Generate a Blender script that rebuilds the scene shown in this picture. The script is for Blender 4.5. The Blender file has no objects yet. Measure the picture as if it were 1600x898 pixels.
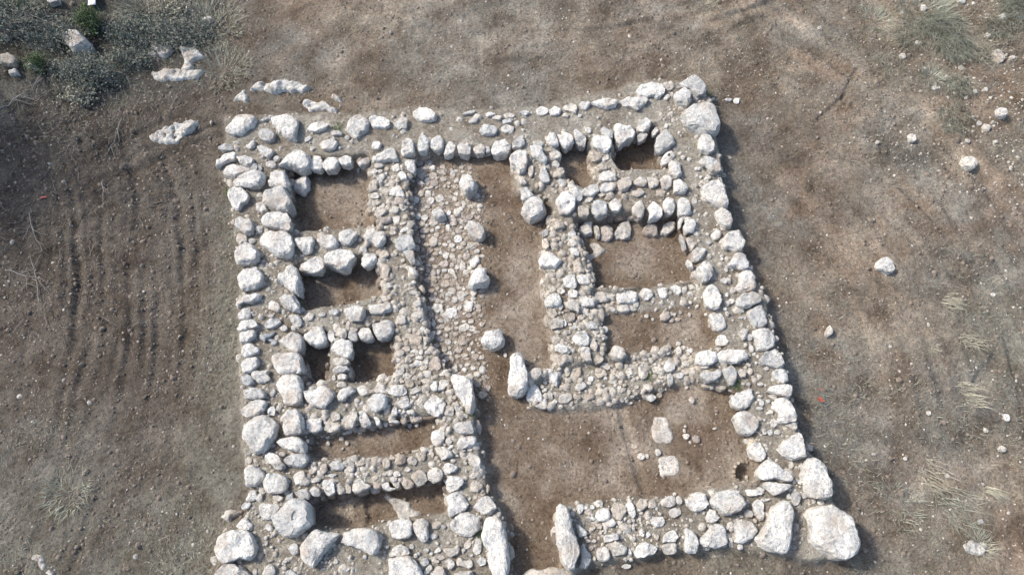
import bpy, math, random
import numpy as np
from mathutils import noise, Vector
R = math.radians
random.seed(7)
rng = np.random.default_rng(7)
scene = bpy.context.scene
C = scene.collection

# ------------------------------------------------------------------ camera
cam_data = bpy.data.cameras.new('camera')
cam_data.sensor_width = 36.0
cam_data.lens = 24.0
cam_data.clip_end = 2000.0
cam = bpy.data.objects.new('camera', cam_data)
cam.location = (0.0, 0.0, 16.0)
cam.rotation_euler = (R(22), 0, 0)
C.objects.link(cam)
scene.camera = cam

# ------------------------------------------------------------------ sky, sun, exposure
SUN_EL = R(44)
SUN_AZ = (-math.cos(R(22)), math.sin(R(22)))          # ground direction towards the sun
world = bpy.data.worlds.new('World')
scene.world = world
world.use_nodes = True
wn = world.node_tree.nodes
sky = wn.new('ShaderNodeTexSky')
sky.sky_type = 'NISHITA'
sky.sun_disc = False
sky.sun_elevation = SUN_EL
sky.sun_rotation = math.atan2(SUN_AZ[0], SUN_AZ[1])
sky.air_density = 1.0
sky.dust_density = 2.6
sky.ozone_density = 0.9
wn['Background'].inputs['Strength'].default_value = 0.148
world.node_tree.links.new(sky.outputs['Color'], wn['Background'].inputs['Color'])
sun_data = bpy.data.lights.new('sun', 'SUN')
sun_data.energy = 2.6
sun_data.angle = R(7)
sun_data.color = (1.0, 0.945, 0.86)
sun = bpy.data.objects.new('sun', sun_data)
sun.rotation_euler = Vector((-SUN_AZ[0] * math.cos(SUN_EL), -SUN_AZ[1] * math.cos(SUN_EL), -math.sin(SUN_EL))).to_track_quat('-Z', 'Y').to_euler()
sun.location = (-20, 12, 25)
C.objects.link(sun)
scene.view_settings.view_transform = 'Standard'
scene.view_settings.look = 'None'
scene.view_settings.exposure = 1.0
scene.view_settings.gamma = 1.0

# ------------------------------------------------------------------ measured plan of the site (centimetres)
STONES = {
 'O': '-663 1252 -72 -15 -64 14 -44 21 -19 11 15 25 54 18 87 -8 67 -18 32 -15 -15 -22 -40 -11;-759 1211 -26 -14 -1 37 19 -3 15 -14 -7 -6;-546 1191 -44 14 -33 25 -11 14 4 7 12 14 53 -11 54 -28 21 -14 -16 -21 -39 0;-492 1214 -17 16 5 6 15 -9 9 -12 -12 -1;-629 100 -24 -4 -8 0 -16 7 -1 14 21 7 26 0 11 -4 3 -13 -12 -8;1031 32 -21 9 -1 16 22 13 29 -1 7 -20 -12 -14 -24 -4;-1039 1387 -48 -1 -36 29 6 35 36 23 51 -7 32 -30 -5 -30 -36 -18;-930 1350 -37 42 -9 42 21 30 44 7 9 -5 14 -33 -3 -45 -23 -33 -15 -5;-955 1297 -74 8 -25 19 17 14 68 14 59 -15 19 -20 -64 -20;-927 1108 -74 -16 -31 16 8 21 32 37 61 21 39 -5 9 -37 -44 -37;-901 1497 -18 3 3 15 21 -3 -6 -15;-1017 -4 -30 13 -22 23 -4 20 10 4 29 -16 21 -25 6 -19 -10 0',
 'N': '-740 1115 -42 -17 -30 13 -16 34 19 30 38 17 32 -4 16 -11 5 -31 -23 -31;-682 1138 -15 -4 1 9 13 3 0 -8;-616 1108 -47 30 -25 37 7 37 29 20 29 -1 26 -28 28 -44 8 -41 -18 -17 -38 6;-668 1082 -26 9 -14 22 6 19 23 2 19 -15 6 -22 -15 -15;-532 1106 -30 -3 -18 14 19 18 29 8 19 -6 5 -9 -3 -13 -21 -9;-481 1090 -18 3 -8 9 19 3 17 -7 -9 -7;-557 1075 -12 1 7 11 11 1 -5 -13;-497 1054 -26 -1 -16 12 4 12 12 23 25 2 15 -14 2 -21 -16 -14;-543 1043 11 17 0;-450 1077 14 17 0;-420 1108 -36 -7 -27 27 -6 41 21 27 31 10 24 -14 8 -20 1 -37 -17 -27;-367 1125 -29 9 -16 19 13 16 31 2 27 -15 -7 -19 -19 -12;-579 1000 -46 -15 -33 11 -5 34 15 30 36 17 35 -18 19 -28 -2 -18 -19 -12;-528 996 -19 -2 -9 27 12 21 20 -2 13 -18 -4 -15 -13 -12;-489 996 -20 8 -7 18 15 18 23 2 16 -18 -9 -21 -18 -8;-449 1006 -22 5 -4 19 14 12 18 -8 5 -17 -12 -11;-424 1004 8 16 0;-399 1003 -18 -1 0 12 14 9 13 -7 -9 -14;-371 1010 14 23 0;-306 1123 -19 9 -5 16 12 16 21 2 17 -19 -6 -19 -19 -5;-244 1148 -30 9 -14 23 15 20 36 -1 31 -15 9 -22 -18 -11 -30 -4;-120 1158 -17 -7 -11 3 18 10 18 0 -8 -7;-105 1135 -14 -2 3 15 15 8 6 -9 -11 -12;-61 1153 -15 1 2 8 19 1 -6 -10;-41 1141 29 17 0;-8 1151 -16 3 -2 10 16 3 13 -8 -10 -8;-12 1132 -15 5 14 9 14 -5 -12 -9;-13 1106 -16 6 1 16 18 6 15 -11 -2 -14 -16 -4;36 1158 -17 0 1 10 15 0 1 -10;-64 1098 -28 -1 -11 20 20 13 23 -4 12 -14 -16 -14;-368 1052 28 27 0;-340 1015 -32 -12 -23 7 5 21 21 27 35 -12 12 -12 -18 -19;-282 1043 -15 14 -5 30 13 20 16 0 18 -19 -10 -29 -16 -16;-241 1057 -12 9 -5 36 10 19 20 3 10 -27 -10 -30 -14 -11;-202 1056 -17 8 2 28 16 14 15 -12 1 -25 -16 -12;-170 1042 -16 -14 -9 9 2 29 17 9 12 -11 -5 -21;-130 1044 -21 6 1 29 19 3 13 -21 -12 -17;-88 1043 -18 2 -1 19 13 9 14 -15 -9 -15;-66 1045 -9 14 6 7 9 -9 -5 -12;-30 1046 -25 3 -11 23 17 27 31 3 17 -17 -8 -23 -22 -17;19 1057 -18 1 8 27 19 1 5 -13 -15 -16;-226 1020 17 16 0;64 1063 14 13 0;85 1165 -20 0 -3 17 17 7 14 -10 -9 -14;120 1163 -18 -1 -3 17 17 6 14 -8 -10 -15;163 1171 -23 4 1 18 18 11 14 -17 3 -10 -12 -6;148 1150 23 14 0;189 1150 12 10 0;202 1183 -15 1 -6 11 14 11 17 1 2 -17 -12 -6;259 1186 -38 1 -17 12 12 16 35 5 28 -13 5 -16 -26 -6;343 1192 -43 2 -19 16 -5 9 13 19 33 12 35 2 13 -19 4 -26 -30 -12;389 1228 -44 -3 -24 25 12 33 40 22 35 -7 19 -21 5 -10 -10 -21 -33 -17;435 1213 -11 -4 3 13 10 3 -2 -12;210 1102 17 20 0;110 1069 -18 -4 -6 23 8 23 18 -17 -2 -24;145 1073 -21 18 -13 5 -1 22 21 11 23 -12 3 -29 -13 -15;187 1077 -17 29 -6 29 16 5 15 -22 4 -28 -13 -12;74 1057 -16 0 -2 13 15 3 12 -7 -10 -10;261 1092 -17 12 -8 18 5 8 17 5 15 -19 1 -19 -12 -5;244 1055 -27 12 -15 26 13 22 29 9 22 -14 13 -27 -9 -21 -25 -8;304 1091 -20 29 -14 29 -1 19 20 26 33 6 26 -18 8 -25 -7 -38 -20 -28 -24 -1;363 1118 -22 -6 -3 18 9 25 22 11 15 -9 -3 -23 -20 -16;357 1085 -14 5 1 12 15 9 8 -8 -10 -18;394 1102 -10 -1 6 16 10 -1 -5 -14;282 1058 17 20 0',
 'W': '-775 1046 -24 -1 -9 12 14 5 22 -5 -3 -11;-709 1052 -15 -3 8 17 10 0 -2 -13;-767 1005 -26 -8 -9 11 17 21 27 14 23 -2 -6 -12 -26 -25;-715 1000 -25 11 -3 18 18 8 18 -11 5 -18 -13 -8;-667 1030 -24 13 -8 20 23 0 12 -23 -4 -10;-634 1010 17 20 0;-648 993 34 23 -20;-678 980 22 23 0;-728 967 -38 4 -16 23 6 10 33 10 38 -2 17 -9 -9 -22 -32 -15;-692 942 -43 -1 -23 9 -2 22 16 25 34 18 37 -7 23 -26 -2 -23 -41 -17;-716 885 -30 16 -17 35 8 32 25 10 25 -9 12 -15 5 -36 -7 -27 -22 -6;-689 981 22 26 0;-616 937 -27 -10 -26 25 -11 34 12 25 28 -10 30 -29 9 -17 -15 -17;-609 876 -41 2 -30 23 -2 36 14 39 29 8 37 -14 31 -32 12 -32 -16 -23 -37 -8;-603 813 -38 2 -27 20 2 26 24 20 34 5 38 -25 19 -25 -17 -16 -34 -10;-687 806 -25 10 -17 28 -2 19 14 19 22 -2 22 -20 10 -26 -4 -20 -20 -8;-692 769 -13 -5 -11 18 11 12 17 -8 -3 -17;-667 765 19 18 0;-650 798 21 24 0;-664 899 16 16 0;-654 859 -16 14 3 17 19 -5 7 -17 -13 -8;-593 752 -47 -1 -41 17 -30 29 -17 35 -11 29 15 32 33 17 39 -9 38 -27 31 -35 16 -38 -3 -33 -21 -15;-668 724 -32 2 -22 22 -4 28 18 20 31 2 29 -18 2 -30 -22 -27;-652 657 -33 12 -17 26 9 29 32 9 34 -8 16 -25 -14 -30 -27 -13;-651 602 -28 -10 -20 4 -3 9 16 17 32 15 29 1 7 -10 -11 -7 -22 -18;-654 565 -16 -1 -8 15 8 15 15 -1 12 -14 -11 -14;-640 535 -23 -7 -16 11 9 17 20 9 24 -5 2 -10 -17 -15;-582 542 -20 -3 -7 13 13 13 20 2 9 -11 -14 -14;-585 586 -14 7 -8 15 9 7 19 -9 7 -15 -12 -6;-591 562 13 11 0;-551 653 -33 -2 -27 15 -12 21 -4 41 12 32 23 10 28 -13 26 -41 13 -35 -5 -18 -21 -10;-546 592 -28 14 -16 23 10 20 23 -2 30 -21 12 -21 -9 -13 -21 1;-527 550 -20 8 -13 16 8 10 15 -6 14 -17 -5 -11;-554 528 -10 1 -1 12 10 1 6 -7 -6 -7;-531 532 15 16 0;-639 508 -19 5 -15 13 17 16 22 0 6 -16 -11 -18;-630 472 -17 -1 -14 14 3 20 23 4 22 -6 -4 -19 -13 -11;-622 437 -22 2 -11 15 15 20 23 2 6 -18 -11 -23;-591 410 -26 5 -17 13 17 15 14 5 23 -8 2 -18 -13 -13;-622 400 -16 3 -3 15 11 8 17 -5 4 -15 -14 -7;-593 508 -18 5 2 8 19 13 13 0 4 -5 -5 -16 -14 -5;-574 493 15 16 0;-585 501 13 8 0;-526 492 -31 4 -15 20 -1 28 15 20 25 2 24 -17 13 -27 -8 -22 -22 -9;-531 440 -42 12 -29 25 -4 25 18 27 29 14 34 -6 38 -21 19 -24 -5 -29 -23 -21 -35 -1;-517 375 -35 14 -25 31 -6 39 17 34 26 14 29 -11 29 -28 15 -36 -9 -33 -16 -16 -25 -6;-600 369 -28 6 -11 11 11 11 25 -2 26 -12 -22 -14;-560 371 15 20 0;-492 346 12 12 0;-596 332 -30 -6 -18 11 9 23 27 16 22 -4 5 -18 -14 -21;-556 326 -11 3 0 13 11 3 7 -9 -7 -9;-575 272 -39 5 -33 26 -14 40 8 43 28 33 39 19 37 -2 25 -19 20 -35 0 -42 -14 -37 -21 -21 -37 -9;-502 301 -27 14 -17 26 9 29 21 9 26 -10 21 -26 -14 -33 -19 -10;-499 251 -35 6 -24 13 -8 17 9 17 30 3 34 -18 18 -20 -2 -13 -24 -6;-535 213 -24 21 -10 19 10 12 26 -9 18 -20 4 -18 -4 -7 -20 3;-485 217 -30 1 -17 10 6 14 22 12 27 -6 9 -18 -17 -13;-521 230 17 12 0;-596 216 19 16 0;-597 232 9 9 0;-574 183 -25 16 -12 23 7 16 21 2 20 -11 6 -23 -17 -23;-524 165 -26 3 -17 23 4 21 22 12 26 -6 21 -17 -6 -22 -24 -13;-468 177 -22 4 -9 14 2 16 8 2 18 -5 15 -16 -13 -16;-578 138 -12 -4 -3 14 9 12 13 -1 3 -10 -9 -10;-588 118 -11 -2 -3 9 11 7 8 -6 -5 -8;-581 79 -20 -4 -11 11 0 15 8 4 16 -2 11 -13 -5 -11;-590 33 -47 -3 -44 20 -32 29 -10 33 12 35 27 26 34 10 40 1 40 -17 30 -26 12 -24 -7 -30 -22 -32 -34 -24;-592 -22 -37 -5 -29 13 -8 22 15 18 34 3 41 -11 12 -21 -28 -19;-532 108 -23 12 -11 15 7 12 23 12 18 -3 11 -18 -7 -20 -19 -11;-529 73 -10 5 -2 9 9 0 7 -8 -4 -6;-559 136 16 18 0;-519 135 -12 6 -1 8 14 -1 6 -8 -8 -5;-492 137 -9 1 4 12 10 -6 -5 -8;-464 143 -19 4 -6 11 11 11 16 0 13 -11 -3 -11 -13 -4;-436 148 -13 4 -3 12 10 4 11 -10 -5 -10;-639 1 -8 1 2 7 7 -2 -1 -6;-585 4 11 10 0',
 'F': '-358 990 28 16 0;-336 981 14 16 0;-310 983 22 26 0;-384 988 14 20 0;-369 972 17 19 0;-353 973 14 13 0;-349 951 -13 4 5 17 12 4 5 -15 -9 -9;-336 966 8 10 0;-272 988 -18 9 -7 18 10 18 14 -8 9 -24 -8 -14;-308 947 -15 2 -2 14 11 -5 6 -11;-290 956 -15 6 -4 15 10 3 11 -10 -3 -13;-271 960 17 10 -20;-370 919 -14 -1 -6 8 13 8 14 -4 -7 -11;-361 897 -13 1 0 11 11 4 12 -8 -10 -8;-358 874 -12 6 6 9 15 0 0 -9 -9 -6;-343 847 -16 -1 -3 8 15 11 11 -4 -7 -13;-337 868 11 15 0;-358 859 8 9 0;-330 931 19 10 0;-329 823 -20 -2 -5 10 17 10 18 -5 -9 -11;-301 828 24 24 0;-303 905 -22 1 -9 14 7 20 19 -2 20 -14 3 -11 -19 -8;-279 926 -7 2 -2 11 7 -2 2 -11;-279 900 -6 5 2 11 8 -1 1 -11 -5 -4;-298 879 -23 -1 -7 6 4 15 18 -1 13 -10 -6 -10;-306 855 27 25 0;-285 862 16 18 0;-278 834 16 15 0;-276 796 -12 1 6 10 14 1 4 -5 -12 -8;-282 816 22 9 20;-307 789 21 12 0;-327 804 11 9 0;-363 814 8 12 0;-274 758 -27 5 -12 19 14 25 23 8 26 -10 16 -19 -15 -22 -24 -7;-324 726 -13 0 1 17 13 3 6 -9 -7 -12;-327 713 11 12 0;-317 680 -12 12 0 18 11 9 8 -19 -8 -19;-259 720 -20 12 -4 21 9 15 16 -20 4 -25 -6 -2;-252 682 -17 10 -4 13 7 5 18 -12 5 -15 -9 -1;-324 674 -5 16 6 8 2 -12 -3 -12;-307 641 -16 1 9 12 12 -2 -5 -10;-309 661 -13 4 10 1 3 -5;-316 608 -8 3 2 9 8 -2 -2 -10;-305 608 -4 7 7 -1 -3 -6;-244 624 -11 2 1 7 12 2 7 -7 -9 -4;-225 636 -10 3 0 12 8 -2 6 -11 -5 -2;-246 651 13 11 0;-295 729 8 12 0;-276 711 11 12 0;-233 594 -13 3 7 12 10 -5 -5 -10;-225 579 -7 3 5 6 6 -5 -4 -5;-234 565 -15 2 0 10 13 5 11 -9 -9 -9;-270 574 15 11 0;-269 552 -14 4 1 15 11 4 10 -12 -8 -12;-231 582 13 14 0;-280 547 10 16 0;-281 525 13 11 0;-248 525 10 11 0;-218 528 13 16 0;-228 517 15 11 0;-277 507 15 13 0;-257 496 15 13 0;-274 486 18 16 0;-253 478 20 16 0;-267 467 22 18 0;-272 452 12 13 0;-249 449 20 13 0;-233 473 15 13 0;-218 470 12 16 0;-203 470 15 10 0;-208 481 13 10 0;-222 457 20 10 0;-240 462 15 10 0;-224 442 20 15 0;-233 499 -16 4 -1 20 14 9 15 -12 0 -14 -13 -7;-210 497 -4 15 3 7 4 -9 -3 -14;-204 447 -10 0 4 15 5 -5 0 -10;-266 422 -13 -2 -4 11 11 14 11 1 3 -14 -8 -9;-249 414 15 13 0;-235 421 15 13 0;-229 406 15 13 0;-211 431 20 13 0;-263 399 17 10 0;-238 437 15 10 0;-204 399 22 13 0;-195 409 12 10 0;-219 394 12 10 0;-200 416 -13 5 9 8 9 -5 -5 -8;-239 391 -10 5 2 10 10 0 6 -7 -9 -7',
 'E': '447 1245 -11 -5 2 13 13 3 -3 -12;425 1116 11 17 0;509 1243 -45 5 -26 19 10 34 21 23 36 -6 31 -23 10 -31 -9 -16 -26 -6;476 1203 -20 12 6 33 21 12 22 -9 9 -27 -14 -20 -24 -2;518 1212 18 18 0;437 1251 24 25 0;522 1126 -58 14 -30 38 -10 38 8 45 34 41 41 3 43 -34 30 -44 -1 -47 -17 -34 -41 -20;524 1050 -16 20 -4 30 13 27 22 0 19 -20 4 -29 -17 -23 -21 -6;415 1064 -20 9 -7 29 8 36 25 12 27 -8 8 -24 -15 -34 -25 -21;421 1014 -19 -6 -3 17 14 21 18 4 5 -15 -15 -22;576 1231 12 11 0;619 1230 23 14 0;642 1226 18 22 0;581 1150 14 14 0;530 982 -29 16 -8 29 15 16 28 0 23 -16 8 -23 -3 -23 -9 -3 -25 3;497 980 17 13 0;522 951 17 16 0;503 954 8 10 0;534 896 -37 20 -16 36 9 43 21 27 26 -1 29 -26 19 -38 -2 -35 -17 -20 -31 -5;550 826 -25 18 -2 30 15 18 20 -7 13 -25 -4 -28 -17 -7;435 976 -13 20 -4 27 15 17 17 -18 2 -31 -18 -15;444 922 -15 20 1 23 6 10 19 1 17 -12 8 -21 -19 -21 -17 1;451 863 -17 19 -3 26 10 16 18 -14 9 -24 -18 -24;444 826 -11 4 6 13 19 10 -1 -2 -12 -26;460 807 -18 5 -1 18 13 18 14 -1 7 -19 -15 -21;479 882 14 19 0;524 780 -12 4 3 16 15 7 11 -8 -6 -14 -13 -5;504 761 -9 2 2 8 9 -1 -2 -10;564 757 -34 3 -13 26 18 38 23 20 29 0 15 -27 2 -27 -13 -18 -26 -15;569 704 -28 -7 -11 8 -9 19 5 25 17 19 23 5 26 -15 9 -24 -8 -15 -24 -15;583 650 -14 21 0 30 16 30 21 7 23 -15 11 -26 -15 -29 -26 -18 -16 1;581 600 -26 4 -9 18 13 23 29 12 32 -4 8 -15 -19 -23 -28 -15;459 761 -12 11 -3 19 6 5 10 -13 -2 -22;473 727 -17 6 0 20 24 15 13 -6 -4 -20 -16 -15;451 703 -10 7 -1 13 5 -1 9 -13 -3 -7;483 676 -21 10 1 27 14 24 22 -1 9 -21 -7 -29 -18 -10;497 612 -22 8 -10 25 4 31 11 22 15 11 18 -8 10 -33 -6 -33 -20 -24;439 761 -7 28 2 10 5 -19 0 -19;531 655 -12 1 0 10 9 -1 3 -10;501 723 11 18 0;539 686 10 17 0;555 686 8 9 0;532 714 8 9 0;538 744 8 9 0;551 632 16 14 0;544 601 15 14 0;534 618 10 14 0;524 580 10 11 0;547 800 19 12 0;600 557 -25 12 -5 25 13 28 20 4 22 -15 10 -26 -12 -23 -22 -4;608 501 -24 17 -10 27 12 27 23 14 25 -4 18 -20 0 -28 -20 -28 -23 -7;621 449 -32 2 -12 20 8 25 21 9 26 -9 19 -19 -3 -19 -26 -9;636 412 -18 11 -7 16 12 14 15 -1 15 -14 0 -19 -18 -7;504 549 -18 18 -7 21 13 18 19 5 17 -14 3 -27 -9 -19 -17 -1;512 500 -17 9 2 17 8 4 14 -4 8 -12 -15 -14;498 481 18 8 0;559 513 -12 4 5 18 11 10 6 -9 -2 -17 -8 -6;574 507 18 19 0;575 479 13 21 0;562 487 8 13 0;524 458 -40 2 -24 15 -1 18 23 15 39 2 35 -8 15 -16 -15 -18 -32 -11;516 414 -11 17 5 25 14 14 14 -6 7 -23 -1 -28 -11 -8 -16 9;545 417 -10 3 -1 13 11 5 6 -10 -6 -10;565 575 13 11 0;561 558 13 8 0;483 575 10 8 0;565 438 10 10 0;565 422 12 18 0;606 430 12 10 0;581 466 10 10 0;586 392 15 10 0;561 440 10 8 0;583 443 7 8 0;540 354 -27 5 -11 17 10 22 24 22 24 2 14 -15 4 -22 -13 -22 -26 -10;542 301 -27 15 -13 27 1 22 15 19 25 3 22 -14 8 -28 -10 -26 -21 -16;549 265 -8 4 9 9 10 0 -1 -10 -9 -3;629 373 -36 1 -14 13 18 18 27 11 21 -11 15 -19 -1 -11 -29 -2;629 325 -25 10 -10 31 4 29 19 17 25 -7 20 -24 0 -29 -20 -22 -13 -5;645 292 -21 2 7 10 10 -2 4 -10;610 279 -8 2 2 7 9 2 3 -5 -6 -5;604 300 -9 4 2 12 10 2 4 -10 -8 -8;592 279 -7 2 6 9 6 -5 -4 -7;599 325 -13 -3 0 7 9 2 3 -5;611 362 -12 1 -1 8 10 1 4 -9;638 246 -36 -4 -14 15 4 24 15 31 21 15 22 -8 22 -24 -7 -29 -29 -20;578 354 10 7 0;582 346 12 15 0;576 334 17 10 0;576 371 10 7 0;525 371 10 7 0;582 307 7 7 0;521 383 12 8 0;545 393 10 10 0;557 391 10 10 0;580 279 10 12 0;598 351 12 10 0;558 236 -20 10 -9 17 8 22 15 8 17 -11 9 -20 -5 -20 -15 -6;586 187 -38 -3 -29 15 -13 28 -1 26 13 15 28 6 40 -10 36 -19 18 -17 0 -12 -19 -14 -35 -14;589 156 -34 3 -21 14 -3 12 11 9 33 7 33 3 13 -8 0 -15 -12 -17 -19 -6;630 207 -2 7 5 10 5 -4 -3 -11 -6 -2;651 202 -6 0 2 10 8 3 2 -6 -5 -6;675 173 -32 10 -25 26 -16 39 2 46 17 39 26 21 29 3 33 -17 27 -35 15 -41 -1 -39 -21 -35 -27 -17 -29 -1;629 134 -7 15 7 15 14 6 2 -14 -6 -18 -10 -3;615 138 -6 2 2 8 5 -3 -2 -7;649 140 -7 2 1 8 7 -1 -2 -9;669 129 -5 2 0 6 6 -1 -2 -7;683 126 -8 5 4 7 9 -4 -4 -8;638 173 7 9 0;631 169 7 9 0;619 153 7 9 0;644 167 12 11 0;558 131 14 9 0;544 185 7 11 0;694 59 -50 47 -31 57 -2 60 20 47 42 34 41 11 47 -12 48 -25 38 -44 13 -50 -8 -53 -23 -41 -38 -28 -50 -18 -48 14',
 'R': '604 1042 9 10 0;-16 472 10 13 0;-355 285 10 10 0;-398 270 12 12 0;-384 259 10 12 0;-393 247 7 7 0;-428 259 10 12 0;-430 273 12 10 0;-470 261 10 12 0;280 354 15 8 0;40 342 12 7 0;429 361 15 18 0;408 275 17 15 0;430 270 17 19 0;408 299 7 7 0;405 289 7 12 0;476 294 10 7 0;248 -5 25 11 0;286 253 15 14 0;292 241 10 7 0;299 230 19 17 0;313 230 10 12 0;338 239 14 17 0',
 'B1': '-572 951 -26 2 -9 24 7 34 20 21 20 -11 14 -31 -6 -24 -19 -15',
 'G1': '-526 754 -29 12 -11 18 17 21 21 9 19 -21 -1 -26 -16 -12;-467 759 -30 3 -22 21 8 21 23 6 24 -14 9 -20 -12 -17;-422 771 -21 7 -12 19 12 22 27 7 20 -8 5 -22 -11 -17 -20 -8;-390 769 11 12 0;-351 772 -29 5 -20 20 -7 29 2 17 23 14 28 -10 18 -21 8 -27 -4 -15 -20 -12;-500 697 -35 -1 -16 10 3 27 20 19 27 1 21 -19 1 -21 -21 -16;-435 711 -40 9 -28 21 -2 27 27 24 39 9 28 -11 24 -25 6 -28 -19 -16 -35 -11;-379 742 21 18 -30;-363 713 -18 10 -3 16 12 19 22 1 12 -13 -8 -22 -17 -10',
 'P': '-253 1018 17 20 0;-236 1024 9 10 0;-233 1008 17 23 0;-218 1003 20 17 0;-195 991 23 16 -15;-248 985 28 33 0;-214 978 23 23 0;-231 965 14 16 0;-210 955 23 23 20;-247 955 17 13 0;-186 968 17 16 0;-161 985 14 29 0;-151 962 14 19 0;-171 955 11 10 0;-182 946 8 13 0;-204 942 8 10 0;-229 939 20 6 0;-260 930 11 13 0;-245 923 18 26 0;-226 923 22 22 0;-271 923 8 10 0;-212 920 8 10 0;-258 904 20 22 0;-219 901 22 25 0;-194 907 25 25 0;-241 898 14 9 0;-263 888 11 13 0;-188 891 17 13 0;-227 882 14 13 0;-237 873 14 9 0;-257 873 8 9 0;-250 854 19 22 0;-231 851 19 22 0;-238 832 19 18 0;-208 835 25 25 0;-183 832 19 9 0;-168 863 14 19 0;-146 866 22 28 0;-156 841 22 34 15;-112 851 19 19 0;-134 838 14 12 0;-169 820 14 25 0;-141 811 22 21 20;-229 811 30 18 0;-254 817 16 12 0;-210 811 11 12 0;-196 820 14 12 0;-217 796 11 9 0;-198 799 16 15 0;-125 802 11 9 0;-163 814 8 12 0;-246 780 16 15 0;-206 780 22 33 0;-173 789 19 12 0;-165 780 11 12 0;-141 786 27 24 0;-119 786 14 12 0;-127 774 14 15 0;-105 768 27 24 0;-156 768 19 15 0;-189 774 11 9 0;-175 771 14 12 0;-153 907 17 16 0;-130 895 17 16 0;-232 757 11 9 0;-233 737 19 6 0;-216 713 13 12 0;-232 704 13 12 0;-234 693 19 9 0;-215 696 13 12 0;-197 707 16 12 0;-220 687 8 6 0;-202 690 16 17 0;-189 693 11 15 0;-176 716 27 21 0;-155 713 13 15 0;-173 698 16 12 0;-172 740 19 21 0;-155 737 16 24 0;-185 748 11 12 0;-194 757 14 12 0;-118 737 22 21 0;-134 737 13 15 0;-91 751 16 15 0;-141 707 11 18 0;-128 710 19 32 0;-188 678 8 9 0;-117 693 19 17 0;-127 672 8 12 0;-169 661 26 23 20;-152 641 24 20 0;-203 661 8 17 0;-205 641 16 14 0;-176 632 21 11 40;-140 661 8 11 0;-201 621 21 20 0;-179 641 11 9 0;-128 621 18 17 0;-144 618 18 22 0;-109 599 21 31 -20;-187 596 31 28 0;-208 593 21 17 0;-153 582 31 30 0;-161 599 10 8 0;-132 596 13 14 0;-189 571 10 11 0;-121 579 8 8 0;-97 635 16 25 0;-96 721 -13 0 -3 15 11 15 14 0 1 -17 -10 -14;-114 761 -9 -10 4 17 18 8 2 -4 -14 -13;-148 685 -13 5 0 14 3 2 11 -7 6 -13 -5 -1;-195 552 13 16 0;-174 546 18 14 0;-181 530 13 14 0;-195 560 8 8 0;-198 517 13 22 0;-178 514 18 16 0;-162 522 10 11 0;-139 527 18 14 0;-117 544 31 22 15;-120 560 13 8 0;-102 560 16 14 0;-138 555 13 11 0;-106 525 13 8 0;-121 506 26 21 0;-98 503 10 13 0;-157 506 15 16 0;-139 506 10 11 0;-187 495 15 13 0;-166 487 15 19 0;-131 485 20 13 0;-105 487 10 11 0;-184 477 13 13 0;-160 463 18 13 0;-148 463 10 21 25;-115 471 20 11 0;-110 463 15 8 0;-89 469 20 16 0;-95 479 10 8 0;-109 448 13 13 0;-94 440 15 13 0;-81 450 8 8 0;-124 445 8 10 0;-116 435 15 13 0;-71 435 18 21 0;-84 424 18 15 0;-104 419 23 15 0;-79 479 10 5 0;-110 590 21 17 0;-58 391 15 18 0;-63 419 8 10 0;-76 409 8 8 0;-180 442 -13 6 -3 19 7 14 13 -10 6 -17 -10 -12;-139 438 -10 -1 2 15 7 5 8 -8 -7 -11;-161 419 -13 -5 2 11 12 6 7 -5 -8 -7;-85 401 -11 6 2 11 12 0 5 -10 -8 -7;-70 375 -13 -4 -6 9 9 9 12 -2 -3 -12',
 'B2': '-193 853 -20 2 -10 18 1 21 16 2 19 -10 5 -19 -11 -13',
 'B3': '-120 936 -22 8 -9 34 8 27 26 2 23 -18 4 -33 -13 -18 -19 -2',
 'B4': '-93 802 -26 17 -15 26 4 20 23 2 24 -13 13 -25 -3 -22 -20 -4',
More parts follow.
